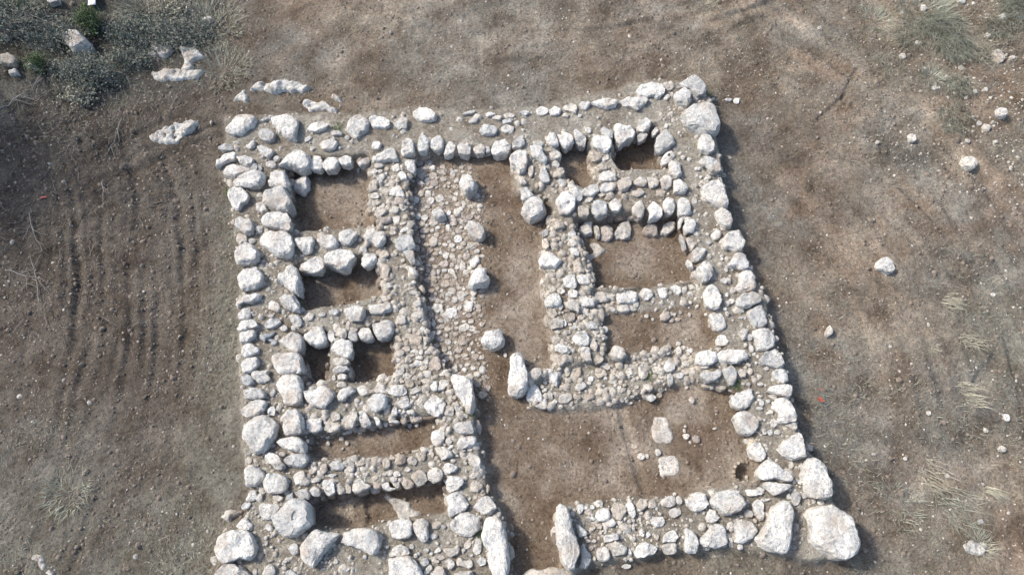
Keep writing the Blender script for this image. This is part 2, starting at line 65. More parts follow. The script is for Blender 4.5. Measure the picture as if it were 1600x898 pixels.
 'I': '18 998 -24 3 -15 26 1 33 21 33 24 0 18 -26 1 -38 -4 -22 -21 -9;73 1020 -26 22 -9 29 8 22 10 6 21 -17 15 -33 -1 -20 -18 -7;51 972 -7 14 5 17 7 -2 1 -21 -7 -8;86 956 -14 -10 -11 22 3 29 11 0 13 -19 -1 -22;26 942 -12 5 -4 15 7 5 13 -11 -4 -14;41 903 -20 17 -3 24 11 2 19 -8 8 -17 -14 -17;66 929 11 16 0;118 1020 -17 7 0 17 16 4 13 -12 -12 -16;117 992 -11 4 0 14 11 1 8 -12 -9 -6;124 964 -16 -1 4 12 18 12 9 -11 -14 -11;132 937 -11 7 -2 13 11 1 8 -15 -6 -6;132 913 14 16 0;101 1039 14 10 0;167 904 -16 22 -10 25 14 6 19 -9 10 -25 -1 -19 -16 0;139 869 -25 6 -11 28 9 34 27 15 23 -12 7 -28 -10 -28 -20 -15;119 810 -20 0 -1 15 13 9 17 -9 -9 -15;86 790 -11 3 0 12 10 6 7 -9 -6 -12;86 756 -9 14 4 16 9 -4 3 -16 -7 -10;155 783 -11 2 3 14 11 2 5 -10 -8 -7;156 759 -10 8 4 14 11 -1 3 -13 -8 -7;160 733 -12 13 1 13 14 -2 8 -13 -10 -10;96 708 -28 4 -15 22 6 19 24 7 29 -1 16 -19 -5 -19 -26 -13;167 691 -12 11 -4 22 8 5 16 -12 2 -18 -10 -9;125 683 13 14 0;102 683 16 9 0;144 770 8 9 0;145 652 -18 4 -5 18 11 18 17 -8 9 -21 -14 -10;178 657 -20 7 -6 16 12 7 19 -7 5 -15 -10 -9;184 633 -11 8 5 5 12 -6 -6 -6;151 619 -14 2 -1 13 12 7 11 -12 -7 -9;124 629 -8 6 0 9 10 -5 -3 -10;102 600 -23 -2 -10 14 11 20 21 0 15 -16 -15 -16;171 621 -9 3 -1 6 9 0 1 -8;186 598 -20 8 -2 13 16 5 18 -12 -13 -14;150 585 -20 2 -9 16 9 16 16 2 13 -17 3 -11 -10 -9;100 567 -13 7 7 12 12 -1 2 -12 -8 -7;140 558 -15 5 -2 11 16 11 12 -11 2 -13 -13 -3;120 586 13 19 0;136 575 15 8 0;129 545 10 21 0;182 591 10 8 0;179 577 20 16 0;142 540 10 8 0;168 556 20 13 0;186 567 15 11 0;93 519 10 11 0;111 521 15 11 0;136 521 15 11 0;130 492 10 10 0;135 469 10 8 0;202 519 13 11 0;220 586 13 16 0;235 575 15 14 0;109 543 -18 4 -2 14 18 9 15 -12 -13 -15;153 533 -8 -1 2 9 7 -1 -1 -7;193 537 -13 2 -3 10 12 5 12 -9 -8 -9;169 503 -21 6 -6 19 9 19 19 3 15 -15 0 -20 -17 -12;197 486 -9 3 1 21 11 0 5 -16 -7 -8;105 502 -12 9 3 11 10 -7 -2 -12;119 478 -17 8 -2 13 15 3 18 -7 3 -13 -17 -5;122 451 -15 9 -3 14 14 9 22 1 6 -9 -9 -19 -16 -4;179 463 -12 18 8 20 10 -6 12 -16 -3 -16 -15 0;206 454 -12 6 -2 12 13 6 13 -4 -3 -14 -10 -6;227 532 -10 2 1 10 11 2 5 -9 -7 -6;224 512 -10 1 -2 9 10 -1 2 -9;250 585 -9 3 1 9 8 -2 0 -10',
 'B5': '57 864 -33 -4 -24 21 1 34 20 31 28 12 30 -13 14 -28 -8 -34 -27 -19',
 'K': '225 1017 -17 17 0 17 16 4 15 -9 -2 -19 -13 -9;249 1010 14 16 0;258 1016 8 23 0;218 996 17 16 0;241 982 -16 1 -2 14 12 7 14 -9 -8 -12;225 964 14 19 0;254 953 -22 -1 -13 12 7 18 22 2 24 -14 -17 -17;273 971 -8 12 0 12 7 -10 1 -14',
 'J1': '208 910 -22 1 -5 14 17 17 22 -2 8 -15 -20 -15;252 919 -22 -1 -8 12 15 15 22 2 10 -14 -17 -14;237 900 -12 1 2 7 12 1 -2 -9;297 929 -19 4 -10 14 15 20 19 1 7 -18 -12 -21;342 937 -22 -4 -5 12 12 15 17 -1 7 -13 -9 -10;373 936 -14 14 0 17 16 4 15 -8 -5 -18 -13 -8;409 936 -17 9 0 22 16 13 14 -10 -1 -22 -13 -13;331 904 -16 2 10 14 20 2 3 -11 -16 -8;393 905 -12 4 2 13 15 4 6 -12 -11 -9;203 886 -10 2 2 11 12 5 6 -7 -10 -11;228 858 -19 15 -8 21 19 21 21 -3 15 -18 -7 -28 -20 -9;271 868 33 37 0;186 850 33 34 0;162 842 14 12 0;251 888 19 16 0;332 856 -18 8 6 30 15 14 13 -13 -1 -25 -16 -13;371 851 -17 10 -4 28 6 22 21 3 19 -15 3 -21 -16 -21 -12 -6;411 866 -17 1 -4 26 12 20 15 -5 5 -24 -11 -17',
 'G2': '-495 560 -11 1 -2 12 11 6 7 -7 -5 -12;-466 565 18 14 0;-437 571 -15 2 -5 7 13 7 11 -7 -4 -9;-419 576 8 8 0;-384 567 -28 3 -16 14 4 22 22 14 26 -5 18 -21 -8 -21 -19 -7;-325 580 -32 7 -12 10 26 15 30 -4 7 -14 -18 -14;-475 509 -26 3 -10 19 -6 25 12 22 27 -2 28 -15 12 -25 -11 -20 -25 -7;-438 511 -10 7 -4 18 7 7 11 -8 2 -16 -6 -8;-413 517 -16 -4 -8 15 10 12 14 -4 9 -11 -8 -9;-387 516 -14 10 -2 18 11 13 11 -14 4 -19 -10 -8;-356 515 -19 6 -7 17 8 17 23 -10 6 -18 -12 -12;-312 526 -28 12 -8 18 9 26 22 15 26 -9 10 -22 -10 -25 -21 -14',
 'B6': '-83 666 -26 -14 -21 4 -6 27 7 32 18 24 16 12 26 -2 21 -16 6 -19 -15 -25 -26 -22',
 'J1l': '194 818 -17 3 3 21 19 21 17 -15 -4 -21 -18 -9;224 807 -8 20 5 17 9 -10 1 -22 -7 -4;250 806 -18 15 1 24 17 15 16 -12 -1 -24 -15 -18;296 812 -28 -15 -13 18 10 31 20 9 15 -18 -4 -24;365 813 -25 -2 -4 20 20 13 20 -17 -12 -14;412 820 -21 -17 -14 7 3 19 20 16 18 -5 -5 -20',
 'J2': '227 621 -24 5 -13 13 16 13 26 -1 9 -15 -14 -15;253 625 13 14 0;288 617 -28 8 -6 19 25 16 26 -9 7 -17 -24 -17;336 626 -15 5 -4 16 14 10 18 -4 -1 -18 -11 -9;378 632 -14 7 -1 13 15 13 13 -13 -3 -18 -10 -1;416 639 -18 6 -4 14 11 6 9 -11 1 -14;435 641 -6 4 5 9 6 -5 -5 -8;453 647 -8 4 3 6 8 -2 -3 -8;468 642 -5 3 1 11 5 -6 -1 -8;446 628 10 11 0;431 611 10 8 0;446 605 10 11 0;476 617 8 11 0;464 597 8 8 0;295 592 21 14 0;277 587 -16 5 -5 11 16 8 17 -6 1 -11 -14 -6;309 601 16 22 0;303 587 21 11 0;335 570 13 11 0;379 569 -12 1 -1 15 12 12 13 -5 -1 -13 -11 -10;395 575 13 14 0;396 559 13 11 0;412 562 15 11 0;421 581 10 11 0;442 575 8 14 0;405 575 8 11 0;350 562 8 8 0;462 595 8 8 0',
 'O2': '210 752 -8 25 9 31 38 7 18 -8 -5 -26 -29 -23 -20 -5 -3 1;-492 420 -22 31 -10 36 0 13 13 -8 17 -29 10 -29 2 -6 -10 -8;-245 119 -49 21 -35 28 -25 17 -1 14 14 10 12 -2 22 -8 31 -4 38 -8 29 -19 15 -17 -3 -24 -18 -13 -31 5',
 'G3': '-406 478 -27 0 -16 18 -2 26 16 18 23 -3 20 -26 3 -21 -18 -11;-408 445 -20 -2 -14 11 9 11 22 -2 15 -7 -12 -10;-405 427 -21 -2 -12 8 13 8 21 0 14 -5 -15 -10;-401 409 -12 2 0 10 13 2 8 -6 -9 -8;-421 407 -5 4 2 9 6 -6 -4 -6;-402 390 -11 2 -7 7 8 7 16 -3 4 -7 -10 -7',
 'G4': '-447 361 -40 10 -12 15 2 23 25 15 33 5 25 -12 10 -26 -12 -24 -31 -7;-389 367 -19 -2 -10 13 16 16 22 8 8 -4 -3 -17 -15 -14;-348 376 -16 7 -2 14 14 7 15 -8 -2 -13 -10 -8;-309 378 -15 0 -6 12 9 12 14 -3 8 -10 -9 -10;-312 346 -26 4 -10 19 9 21 24 14 20 -6 7 -18 -3 -23 -20 -11;-332 373 10 10 0;-226 375 -14 -4 -5 9 13 9 15 1 1 -6 -11 -9;-182 386 -10 -3 -3 12 7 12 8 -10 -2 -12;-162 390 -12 -14 -8 11 6 13 14 3 0 -14;-112 371 -32 35 -20 43 -3 38 14 33 19 13 25 -22 23 -43 21 -48 9 -46 -6 -22 -19 -2 -30 23;-134 359 7 10 0;-456 295 -18 12 -9 16 17 16 18 -12 4 -19 -13 -12;-408 315 -10 2 -6 12 9 7 13 -7 -6 -14;-407 291 -12 10 5 10 15 2 7 -10 -15 -12;-391 306 7 7 0;-430 289 12 10 0;-431 301 10 7 0;-436 320 10 7 0;-371 303 -14 -6 -4 20 12 23 10 -6 4 -16 -8 -16;-340 308 -15 18 -4 20 7 8 18 -13 2 -20 -8 -13;-311 306 -13 13 4 8 8 -8 1 -13;-296 303 -6 0 -2 8 5 5 6 -7 -3 -7;-268 375 -21 1 -7 14 13 14 23 1 19 -11 -7 -13 -20 -6;-254 345 -16 2 -2 9 13 14 16 -6 2 -13 -13 -6;-234 352 -5 5 7 0 -2 -5;-272 326 -8 -3 -2 16 6 6 7 -6 -3 -13;-262 328 10 10 0;-240 326 12 10 0;-244 313 10 10 0;-241 301 12 14 0;-224 301 10 10 0;-223 316 10 10 0;-234 311 10 7 0;-256 318 7 7 0;-272 304 29 7 0;-252 326 10 7 0;-179 338 -25 3 -13 21 3 25 18 16 24 1 17 -16 6 -23 -11 -18 -19 -9;-146 329 -12 3 -1 15 12 5 10 -12 -9 -12;-127 334 -5 13 2 16 7 -6 0 -16 -5 -6;-107 318 14 12 0',
 'B7': '14 416 -19 41 -12 49 3 51 16 44 21 15 23 -15 20 -38 13 -48 -4 -51 -22 -43 -22 -15 -17 10',
 'B8': '-47 506 -28 1 -18 17 3 22 18 25 23 12 28 -7 21 -18 1 -25 -20 -18 -28 -10',
 'J3': '133 428 -10 4 0 14 12 12 2 -14 -3 -16;152 420 -17 -9 -7 12 9 20 15 2 7 -11 -8 -14;226 441 -14 -1 -6 10 4 7 14 -6 1 -11;214 423 -15 -1 -4 12 10 7 15 -6 -6 -13;461 453 -24 1 -15 17 5 19 27 14 28 -4 11 -17 -9 -17 -23 -12;471 414 -26 2 -15 12 -4 4 6 7 20 15 29 9 22 -6 4 -16 -14 -19 -22 -8;444 431 -11 2 2 7 9 -1 0 -8;458 433 23 10 0;496 454 10 13 0;322 459 15 16 0;338 461 10 10 0;359 474 20 16 0;380 487 13 19 0;377 472 13 11 0;407 498 15 13 0;405 479 15 21 0;418 487 15 13 0;426 485 13 16 0;435 480 10 16 0;427 472 10 11 0;429 461 10 10 0;411 461 10 8 0;343 467 8 8 0;419 448 20 21 0;417 427 25 15 0;402 417 20 18 0;378 407 17 33 0;314 427 25 41 0;403 433 10 8 0;367 412 10 13 0;345 430 20 21 0;419 392 10 10 0;357 415 12 13 0;379 441 -13 3 -2 16 10 14 14 -4 3 -15 -12 -15;56 418 -17 3 -2 13 13 13 16 -2 3 -17 -14 -10;52 374 -15 14 -10 24 2 24 15 6 22 -13 17 -21 -13 -21 -18 -13;73 348 -19 -4 -4 3 6 16 13 6 10 -9 -5 -12;95 413 -20 13 -8 21 15 18 14 -15 11 -25 -1 -15 -11 3;80 402 12 13 0;72 389 10 10 0;79 382 10 10 0;74 379 7 8 0;90 370 -8 4 -1 12 7 4 6 -11 -4 -9;101 354 -8 0 2 8 7 3 4 -4 -6 -7;127 362 -16 9 6 14 18 1 6 -11 -14 -13;163 390 -14 -1 -2 9 11 11 15 1 3 -9 -12 -11;150 368 -2 9 7 1 0 -9 -5 -1;180 365 -15 4 13 9 17 -1 0 -8 -15 -3;221 373 -11 3 -3 13 7 3 9 -7 -2 -12;238 379 -6 0 0 13 7 8 4 -8 -4 -13;242 403 -8 1 0 9 10 4 4 -7 -6 -7;224 410 10 10 0;204 394 10 8 0;218 392 7 8 0;189 409 15 15 0;184 399 12 10 0;124 389 25 13 0;277 377 10 13 0;294 374 10 10 0;324 389 25 18 -20;330 364 25 17 0;353 374 15 13 0;262 420 12 10 0;268 394 10 10 0;297 389 12 10 0;255 387 10 10 0;286 367 10 8 0;282 426 -9 3 -1 13 11 0 7 -10 -7 -7',
 'B9': '255 468 -18 6 -7 19 8 16 19 -2 14 -10 1 -18 -16 -12',
 'G5': '-428 221 16 9 0;-446 193 -11 0 4 12 12 3 2 -9 -8 -6;-423 198 -9 0 -3 11 6 11 8 -7 -1 -14;-396 204 -18 5 -5 10 19 7 11 -11 -7 -11;-363 200 -10 -2 0 16 8 7 7 -9 -5 -11;-338 210 -13 -6 -5 6 14 6 3 -6;-307 216 14 12 0;-283 210 -10 6 -1 13 9 6 8 -10 -6 -15;-439 173 -14 -3 -1 6 13 6 10 -3 -9 -7;-404 183 -13 -2 -2 5 13 3 2 -6;-329 186 14 9 0;-275 189 19 14 0;-307 177 16 14 0;-265 175 16 14 0;-202 226 -8 6 1 11 8 6 4 -12 -5 -12;-253 217 -9 6 0 11 12 11 13 -7 -5 -14 -10 -7;-226 215 -12 4 -1 11 12 2 8 -10 -7 -7;-223 240 17 7 0;-204 242 14 7 0;-272 221 14 9 0;-235 196 14 11 0;-407 158 -18 13 -9 16 7 16 13 -2 15 -13 1 -20 -9 -9;-383 155 -12 8 -3 15 10 1 11 -10 -5 -14;-365 156 -7 5 -1 14 7 3 6 -11 -4 -11;-339 160 -19 3 -2 20 8 9 23 0 12 -9 -8 -15 -15 -9;-302 164 -10 6 1 13 9 1 7 -10 -7 -10;-277 159 -13 4 0 13 6 -2 20 -4 1 -9 -13 -2;-260 166 -13 6 1 13 11 -1 7 -12 -5 -5;-234 166 -13 4 -7 13 12 6 15 -3 4 -12 -10 -7;-208 178 -17 2 -10 14 1 18 11 12 18 -4 10 -13 -2 -18 -11 -11;-172 184 -18 1 -9 15 2 17 15 8 17 -3 11 -12 -3 -17 -15 -10;-258 186 19 14 0;-286 186 12 9 0',
 'M': '-108 289 -27 2 -13 11 4 14 16 18 18 -1 21 -17 0 -15 -19 -12;-105 255 -21 1 -14 10 9 15 21 15 24 -6 10 -9 -11 -16 -18 -9;-169 267 -18 14 -3 19 13 14 14 0 10 -19 -2 -21 -14 -7;-154 232 -20 12 -1 14 18 0 21 -9 -4 -16 -14 -2;-145 259 -8 2 -1 9 9 2 5 -8 -5 -5;-180 228 9 14 0;-113 271 10 7 0;-96 240 12 9 0;-129 238 7 9 0;-124 226 9 7 0;-133 215 12 9 0;-138 247 12 9 0;-143 242 9 7 0;-112 238 14 7 0;-104 210 7 7 0;-122 242 7 7 0;-84 211 -20 14 -6 19 10 14 15 -2 13 -20 -3 -24 -8 -2;-140 198 -17 2 -8 13 10 9 20 2 13 -7 -3 -12 -15 -7;-127 167 -20 3 -11 14 0 16 12 12 21 7 17 -6 6 -15 -8 -20 -17 -11;-88 181 16 11 0;-80 160 -14 5 -5 14 9 9 16 -2 5 -13 -11 -13;-123 119 -20 13 -18 21 0 30 11 24 26 6 26 -3 19 -11 8 -18 -1 -18 -12 -26 -19 -16 -18 -3;-58 117 -25 -3 -14 16 4 23 16 12 25 -3 14 -14 -2 -19 -16 -12',
 'B11': '687 248 -9 3 0 10 11 3 6 -9 -8 -7',
 'Wh': '-474 91 -43 -3 -32 14 -18 31 -5 40 15 38 33 27 39 9 41 -12 29 -25 10 -35 -7 -37 -26 -29 -37 -16',
 'Q': '-417 35 -38 1 -24 16 -14 29 -4 33 15 26 44 26 36 16 25 -1 13 -17 5 -30 -6 -44 -18 -36 -33 -19;-469 30 -14 1 -4 11 8 9 10 -8 -1 -14;-321 45 -48 0 -41 14 -22 25 5 27 24 23 36 6 39 -9 32 -25 25 -29 2 -17 -19 -9 -34 -7;-518 -14 -14 -5 -9 9 3 15 14 3 11 -9 -6 -13;-470 -22 -12 7 1 11 18 -1 4 -11 -10 -5;-487 4 11 8 0;-549 -17 11 17 0;-519 6 13 6 0;-378 4 13 12 0;-352 -11 13 8 0;-534 52 9 9 0;-532 41 7 13 0;-316 14 9 10 0;-520 33 9 6 0;-241 69 -27 6 -19 17 1 19 19 19 24 8 25 -9 17 -17 -1 -21 -17 -17 -22 -5;-195 67 -20 15 -11 21 5 23 14 15 10 2 15 -11 9 -21 3 -26 -9 -15 -17 -2;-165 79 -11 3 0 9 14 3 7 -6 -9 -10;-103 78 -30 3 -19 16 -3 24 15 24 29 14 29 -8 18 -20 3 -25 -15 -18 -27 -10;-37 32 -27 26 -21 55 -10 60 6 62 15 53 24 28 29 -2 29 -34 25 -59 12 -67 -4 -59 -8 -45 -15 -24 -11 -10 -20 1 -25 15;-74 35 -10 -6 -6 11 3 17 10 11 6 -14 -3 -18;-96 37 -9 2 -2 8 9 6 5 -7 -4 -9;-90 54 11 11 0;-72 93 11 11 0;-70 73 11 13 0;-242 25 -21 -3 -10 10 5 14 19 7 24 -7 2 -9 -20 -11;-223 -12 -38 24 -16 26 6 26 20 13 30 1 35 -15 23 -31 -25 -31 -35 -11;-127 26 -20 -2 -11 6 2 6 9 13 16 0 10 -10 -6 -13;-160 26 -9 -2 1 7 8 1 0 -6;-187 3 -10 -2 -4 9 7 7 10 -6 -3 -8;-167 9 -8 3 9 7 5 -4 -6 -6;-153 12 18 10 0;-162 4 13 8 0;-131 -1 -13 6 -2 12 7 6 10 -2 3 -12 -6 -10;-102 2 -17 6 -11 10 5 4 14 8 19 -4 10 -12 -3 -8 -17 -4;-64 4 -11 1 -2 10 9 5 7 -7 -4 -9;-179 -13 -9 -2 4 12 11 6 2 -6 -8 -10;-155 -21 -17 0 -4 16 7 14 16 0 10 -15 -12 -15;-171 56 18 13 0;-161 39 7 6 0;-185 27 13 10 0;-207 16 9 10 0;-217 35 11 13 0;-201 20 9 8 0;-149 75 11 11 0;-174 20 9 6 0;-105 27 11 8 0;-87 16 9 6 0;-271 33 11 8 0;-105 -23 -22 2 0 7 20 9 20 -8 -17 -10',
 'S': '118 52 -23 44 -21 59 -12 66 2 63 8 53 12 33 12 18 18 4 22 -17 23 -34 17 -40 14 -62 7 -64 -4 -58 -12 -50 -16 -30 -22 -5 -24 21;150 111 -8 7 6 12 8 -1 0 -12 -6 -6;168 105 -8 3 4 9 10 0 3 -8 -8 -4;163 114 11 9 0;177 116 11 11 0;192 123 -11 -3 -4 8 8 6 10 -3 -2 -9;200 98 -17 0 -8 13 11 16 17 2 14 -8 -2 -13 -15 -11;174 91 -12 5 8 3 10 -5 -6 -3;234 107 -17 4 -9 15 7 17 18 6 12 -9 0 -22 -11 -13;263 109 -13 12 -1 19 7 8 8 -8 5 -18 -6 -12;285 121 -12 2 -2 11 12 11 13 -4 1 -13 -10 -7;309 122 -8 7 2 11 12 0 2 -11 -9 -8;345 127 -19 0 -5 8 9 13 18 6 14 -7 -2 -13 -15 -7;216 82 -12 4 5 10 13 2 4 -9 -10 -7;190 76 -8 4 1 6 7 2 5 -7 -4 -5;151 66 -11 16 -2 10 11 -1 13 -7 -5 -14 -7 -3;196 65 -6 -1 4 4 6 2 -4 -5;214 52 -15 4 -4 8 17 8 18 -2 -2 -9 -14 -9;241 73 -8 0 2 9 8 5 3 -6 -6 -8;228 29 -22 10 -4 16 7 10 20 4 17 -11 4 -11 -10 -15 -14 -3;255 24 -4 9 2 3 6 -6 -5 -6;156 13 -11 14 -3 30 5 14 16 1 13 -13 1 -23 -12 -19 -9 -3;194 18 -13 3 -8 13 8 17 16 5 16 -6 4 -14 -9 -12 -13 -6;179 73 9 9 0;171 31 13 13 0;177 10 7 10 0;160 52 9 6 0;167 45 9 6 0;178 45 11 8 0;288 27 -25 -5 -15 12 -1 16 16 10 27 5 17 -7 -1 -13 -19 -17;318 84 -16 4 -6 11 12 11 18 0 10 -9 -4 -13 -14 -4;264 50 -7 2 2 6 6 0 -1 -8;283 60 11 13 0;296 58 11 11 0;298 84 11 9 0;314 54 11 15 0;344 54 -20 -11 -12 6 9 14 17 2 7 -11;340 31 -19 4 -3 10 19 8 13 -9 -10 -13;408 127 -24 5 -9 16 10 21 20 14 23 -6 10 -19 -8 -21 -21 -10;472 124 -35 6 -25 17 -8 23 6 28 29 23 37 12 41 -7 28 -18 12 -22 -7 -25 -15 -22 -28 -12 -36 -3;439 96 -14 1 -4 14 8 14 17 -5 5 -12 -11 -14;541 149 -23 4 -2 4 8 8 21 6 18 -3 -4 -10 -18 -10;543 109 -14 13 2 24 10 15 11 -7 7 -20 -4 -20 -12 -7;520 101 -11 3 1 10 11 1 8 -7 -8 -7;566 131 -7 0 5 4 6 0 -3 -4;532 87 9 11 0;503 96 9 7 0;474 47 9 13 0;493 34 13 13 0;369 129 16 20 0;359 104 27 22 0;369 146 9 9 0;477 76 -6 7 4 11 9 0 1 -15 -7 -4;505 65 -18 17 -3 26 10 22 22 13 28 2 19 -10 0 -21 -14 -25 -25 -23 -20 -2;439 54 -37 -10 -22 5 -7 22 7 26 21 22 25 5 26 -12 14 -18 -2 -22 -25 -20;384 45 -10 27 -3 25 11 14 17 0 10 -23 -2 -25 -14 -19 -8 2;575 73 -48 -23 -34 -6 -21 7 -16 26 -5 44 15 54 29 54 36 41 37 20 27 -1 21 -27 15 -48 3 -54 -20 -50 -37 -39',
 'B12': '83 -22 -65 -1 -43 11 -20 9 2 15 29 11 47 5 60 -6 28 -22 -39 -22',
 'B13': '355 289 -21 30 -6 30 11 32 17 20 16 8 23 -5 21 -21 8 -29 -4 -31 -16 -24 -24 -14 -25 5',
 'B14': '360 209 -24 14 -9 21 6 23 20 21 26 7 27 -7 14 -19 0 -23 -15 -23 -21 -12 -25 -2',
 'B15': '-1246 1382 -46 20 -26 38 9 26 46 -9 36 -27 4 -33 -23 -15',
 'B16': '-1343 1529 -20 6 -8 19 14 6 18 -12 -4 -19',
 'B17': '-1448 1395 -17 7 0 13 14 -4 3 -16',
 'B18': '-1417 1312 -31 9 -2 21 26 3 23 -19 -16 -14',
 'B19': '-1353 1303 -22 7 -5 13 19 7 21 -16 -13 -10',
 'B20': '-1398 1276 -16 6 5 11 19 -6 -7 -11',
 'B21': '-1460 1284 -14 14 3 20 17 -14 -5 -20',
 'B22': '793 537 -11 -9 -4 12 5 16 10 3 4 -9 -4 -13',
 'B23': '966 713 49 44 0',
 'B24': '1365 1165 29 33 0',
 'B25': '1256 1019 42 42 0',
 'U': '927 1492 14 15 0;1182 1548 12 15 0;1248 1560 19 26 0;1358 1576 29 26 0;1388 1560 12 15 0;1460 1505 29 19 -10;1498 1505 34 19 0;1400 1438 14 19 0;1406 1356 33 48 0;1297 1327 14 18 0;1213 1264 18 17 0;1203 1426 24 18 0;1146 1379 19 24 0;1310 1144 13 17 0;1324 1128 22 27 0;1270 1091 13 16 0;1117 1102 22 27 0;1022 1091 13 13 0;1448 1356 19 14 0;1317 1242 12 15 0;1346 1248 12 15 0;1181 323 19 20 0;1125 293 11 12 0;1000 335 11 12 0;941 500 9 10 0;1232 638 12 11 0;1150 249 22 15 -10;920 227 9 9 0;849 238 9 9 0;1009 188 11 11 0;1059 88 14 10 0',
}
ZONES = {"foot":[[-799,1144],[-641,1163],[-428,1163],[-268,1180],[-125,1165],[72,1187],[346,1268],[530,1290],[573,1154],[558,930],[567,834],[623,637],[662,423],[666,258],[719,201],[714,118],[757,65],[737,13],[674,6],[607,18],[415,28],[276,13],[144,-6],[109,-32],[0,-38],[-189,-63],[-628,-63],[-647,52],[-585,105],[-609,215],[-632,331],[-661,519],[-691,689],[-726,853],[-780,969]],"rooms":{"A":[-26,[[-605,1014],[-495,1014],[-394,1026],[-378,957],[-382,878],[-354,816],[-433,811],[-567,798],[-593,897]]],"B":[-28,[[-548,695],[-491,710],[-347,724],[-328,621],[-391,607],[-519,586],[-536,621]]],"C":[-30,[[-521,514],[-451,522],[-437,405],[-501,392]]],"D":[-27,[[-399,515],[-302,552],[-275,420],[-342,401],[-387,401]]],"E":[-12,[[-469,275],[-361,293],[-167,323],[-160,263],[-237,229],[-443,216],[-467,234]]],"F":[-28,[[-453,133],[-331,155],[-152,175],[-141,108],[-260,91],[-345,69],[-418,75],[-446,94]]],"K1":[-25,[[122,1076],[212,1084],[215,1007],[227,956],[212,917],[183,936],[147,956],[127,1013]]],"K2":[-36,[[273,1070],[403,1126],[411,1045],[420,993],[292,983],[272,1020]]],"R1":[-22,[[165,837],[316,851],[441,856],[455,781],[469,671],[360,650],[209,645],[184,744]]],"R2":[-5,[[224,574],[368,585],[479,602],[497,561],[517,486],[445,478],[376,486],[281,470],[226,470]]],"court":[-12,[[-268,1026],[-194,1044],[0,1048],[7,937],[14,905],[86,913],[106,870],[98,828],[77,748],[78,650],[92,546],[103,440],[50,424],[0,440],[-84,385],[-147,416],[-202,497],[-222,597],[-239,703],[-265,851],[-278,949]]],"south":[-14,[[-100,401],[0,448],[43,346],[114,331],[244,351],[385,393],[448,401],[538,382],[556,263],[571,177],[437,155],[378,141],[232,134],[104,116],[94,66],[112,-19],[130,-101],[-14,-101],[-7,-26],[-4,66],[-46,141],[-67,220],[-83,323]]]},"low":{"J3":[2,[[18,366],[77,412],[186,452],[311,468],[444,484],[446,397],[381,386],[242,343],[113,323]]],"J2":[0,[[193,624],[463,662],[480,593],[367,579],[223,573]]]}}
PT = {'g1a': (2.64, 3.41), 'g1b': (2.97, 1.57), 'g2a': (-3.29, 1.50), 'g2b': (-3.15, 0.70), 'pit': (5.36, 1.91), 'hole': (4.18, 10.10), 'g3a': (-8.04, 7.43), 'g3b': (-7.91, 5.26), 'g4a': (10.08, 13.37), 'g4b': (9.53, 12.39), 'g4c': (8.66, 11.69), 'g5a': (12.01, 4.69), 'g5b': (11.30, 3.89), 'g6a': (7.29, 13.60), 'g6b': (7.79, 12.57), 'p1': (-2.64, 10.18), 'p2': (-1.05, 10.04), 'p3': (-0.82, 8.69), 'p4': (-0.74, 7.02), 'p5': (-0.76, 5.29), 'p6': (-0.54, 3.84), 'p7': (-1.71, 4.31), 'p8': (-2.39, 7.02), 'st0': (2.07, 6.88), 'st1': (2.13, 6.36), 'flower': (7.40, 3.74), 'scrap': (-12.47, 9.03), 'paper': (-12.53, 15.61), 't1': (12.83, 14.91), 't2': (11.88, 14.55), 't3': (12.39, 15.53), 't4': (15.16, 15.43), 't5': (12.93, 14.14), 't6': (12.11, 13.02), 't7': (11.13, 6.19), 't8': (11.40, 5.18), 't9': (10.41, 4.96), 't10': (11.02, 3.97), 't11': (11.17, 3.66), 't12': (9.77, 1.91), 't13': (10.15, 1.21), 't14': (10.97, 1.56), 't15': (5.85, 15.90), 't16': (10.96, 15.15), 't17': (8.70, 1.21), 't18': (-10.02, 1.47), 't19': (12.43, 11.69), 't20': (10.43, 0.33), 't21': (14.43, 14.69), 't22': (11.12, 13.60), 't23': (13.61, 13.74), 't24': (12.80, 12.72), 't25': (-12.89, 13.57), 't26': (-8.89, 14.72), 't27': (-8.30, 13.17), 't28': (-10.87, 15.21), 's1': (-11.98, 12.82), 's2': (-12.26, 14.58), 's3': (-10.28, 14.34), 's4': (-14.19, 14.44), 's5': (-13.38, 13.03), 's6': (-12.05, 12.18), 's7': (-14.10, 14.80), 's8': (-11.13, 14.39), 's9': (-13.13, 14.06), 's10': (-9.41, 14.48), 's11': (-10.11, 15.21), 's12': (-9.23, 10.73), 's13': (-10.98, 13.43), 'b1': (-14.10, 11.64), 'b2': (-11.80, 6.06), 'b3': (-10.83, 11.44), 'b4': (-12.71, 8.58), 'b5': (-12.84, 6.93), 'b6': (-10.99, 9.55), 'w1': (-7.58, 9.24), 'w2': (5.29, 3.92), 'w3': (3.33, 4.18), 'w4': (-0.63, 0.58), 'w5': (6.64, 1.76), 'w6': (-0.97, 3.31), 'w7': (-4.80, 11.12), 'w8': (5.53, 12.45)}
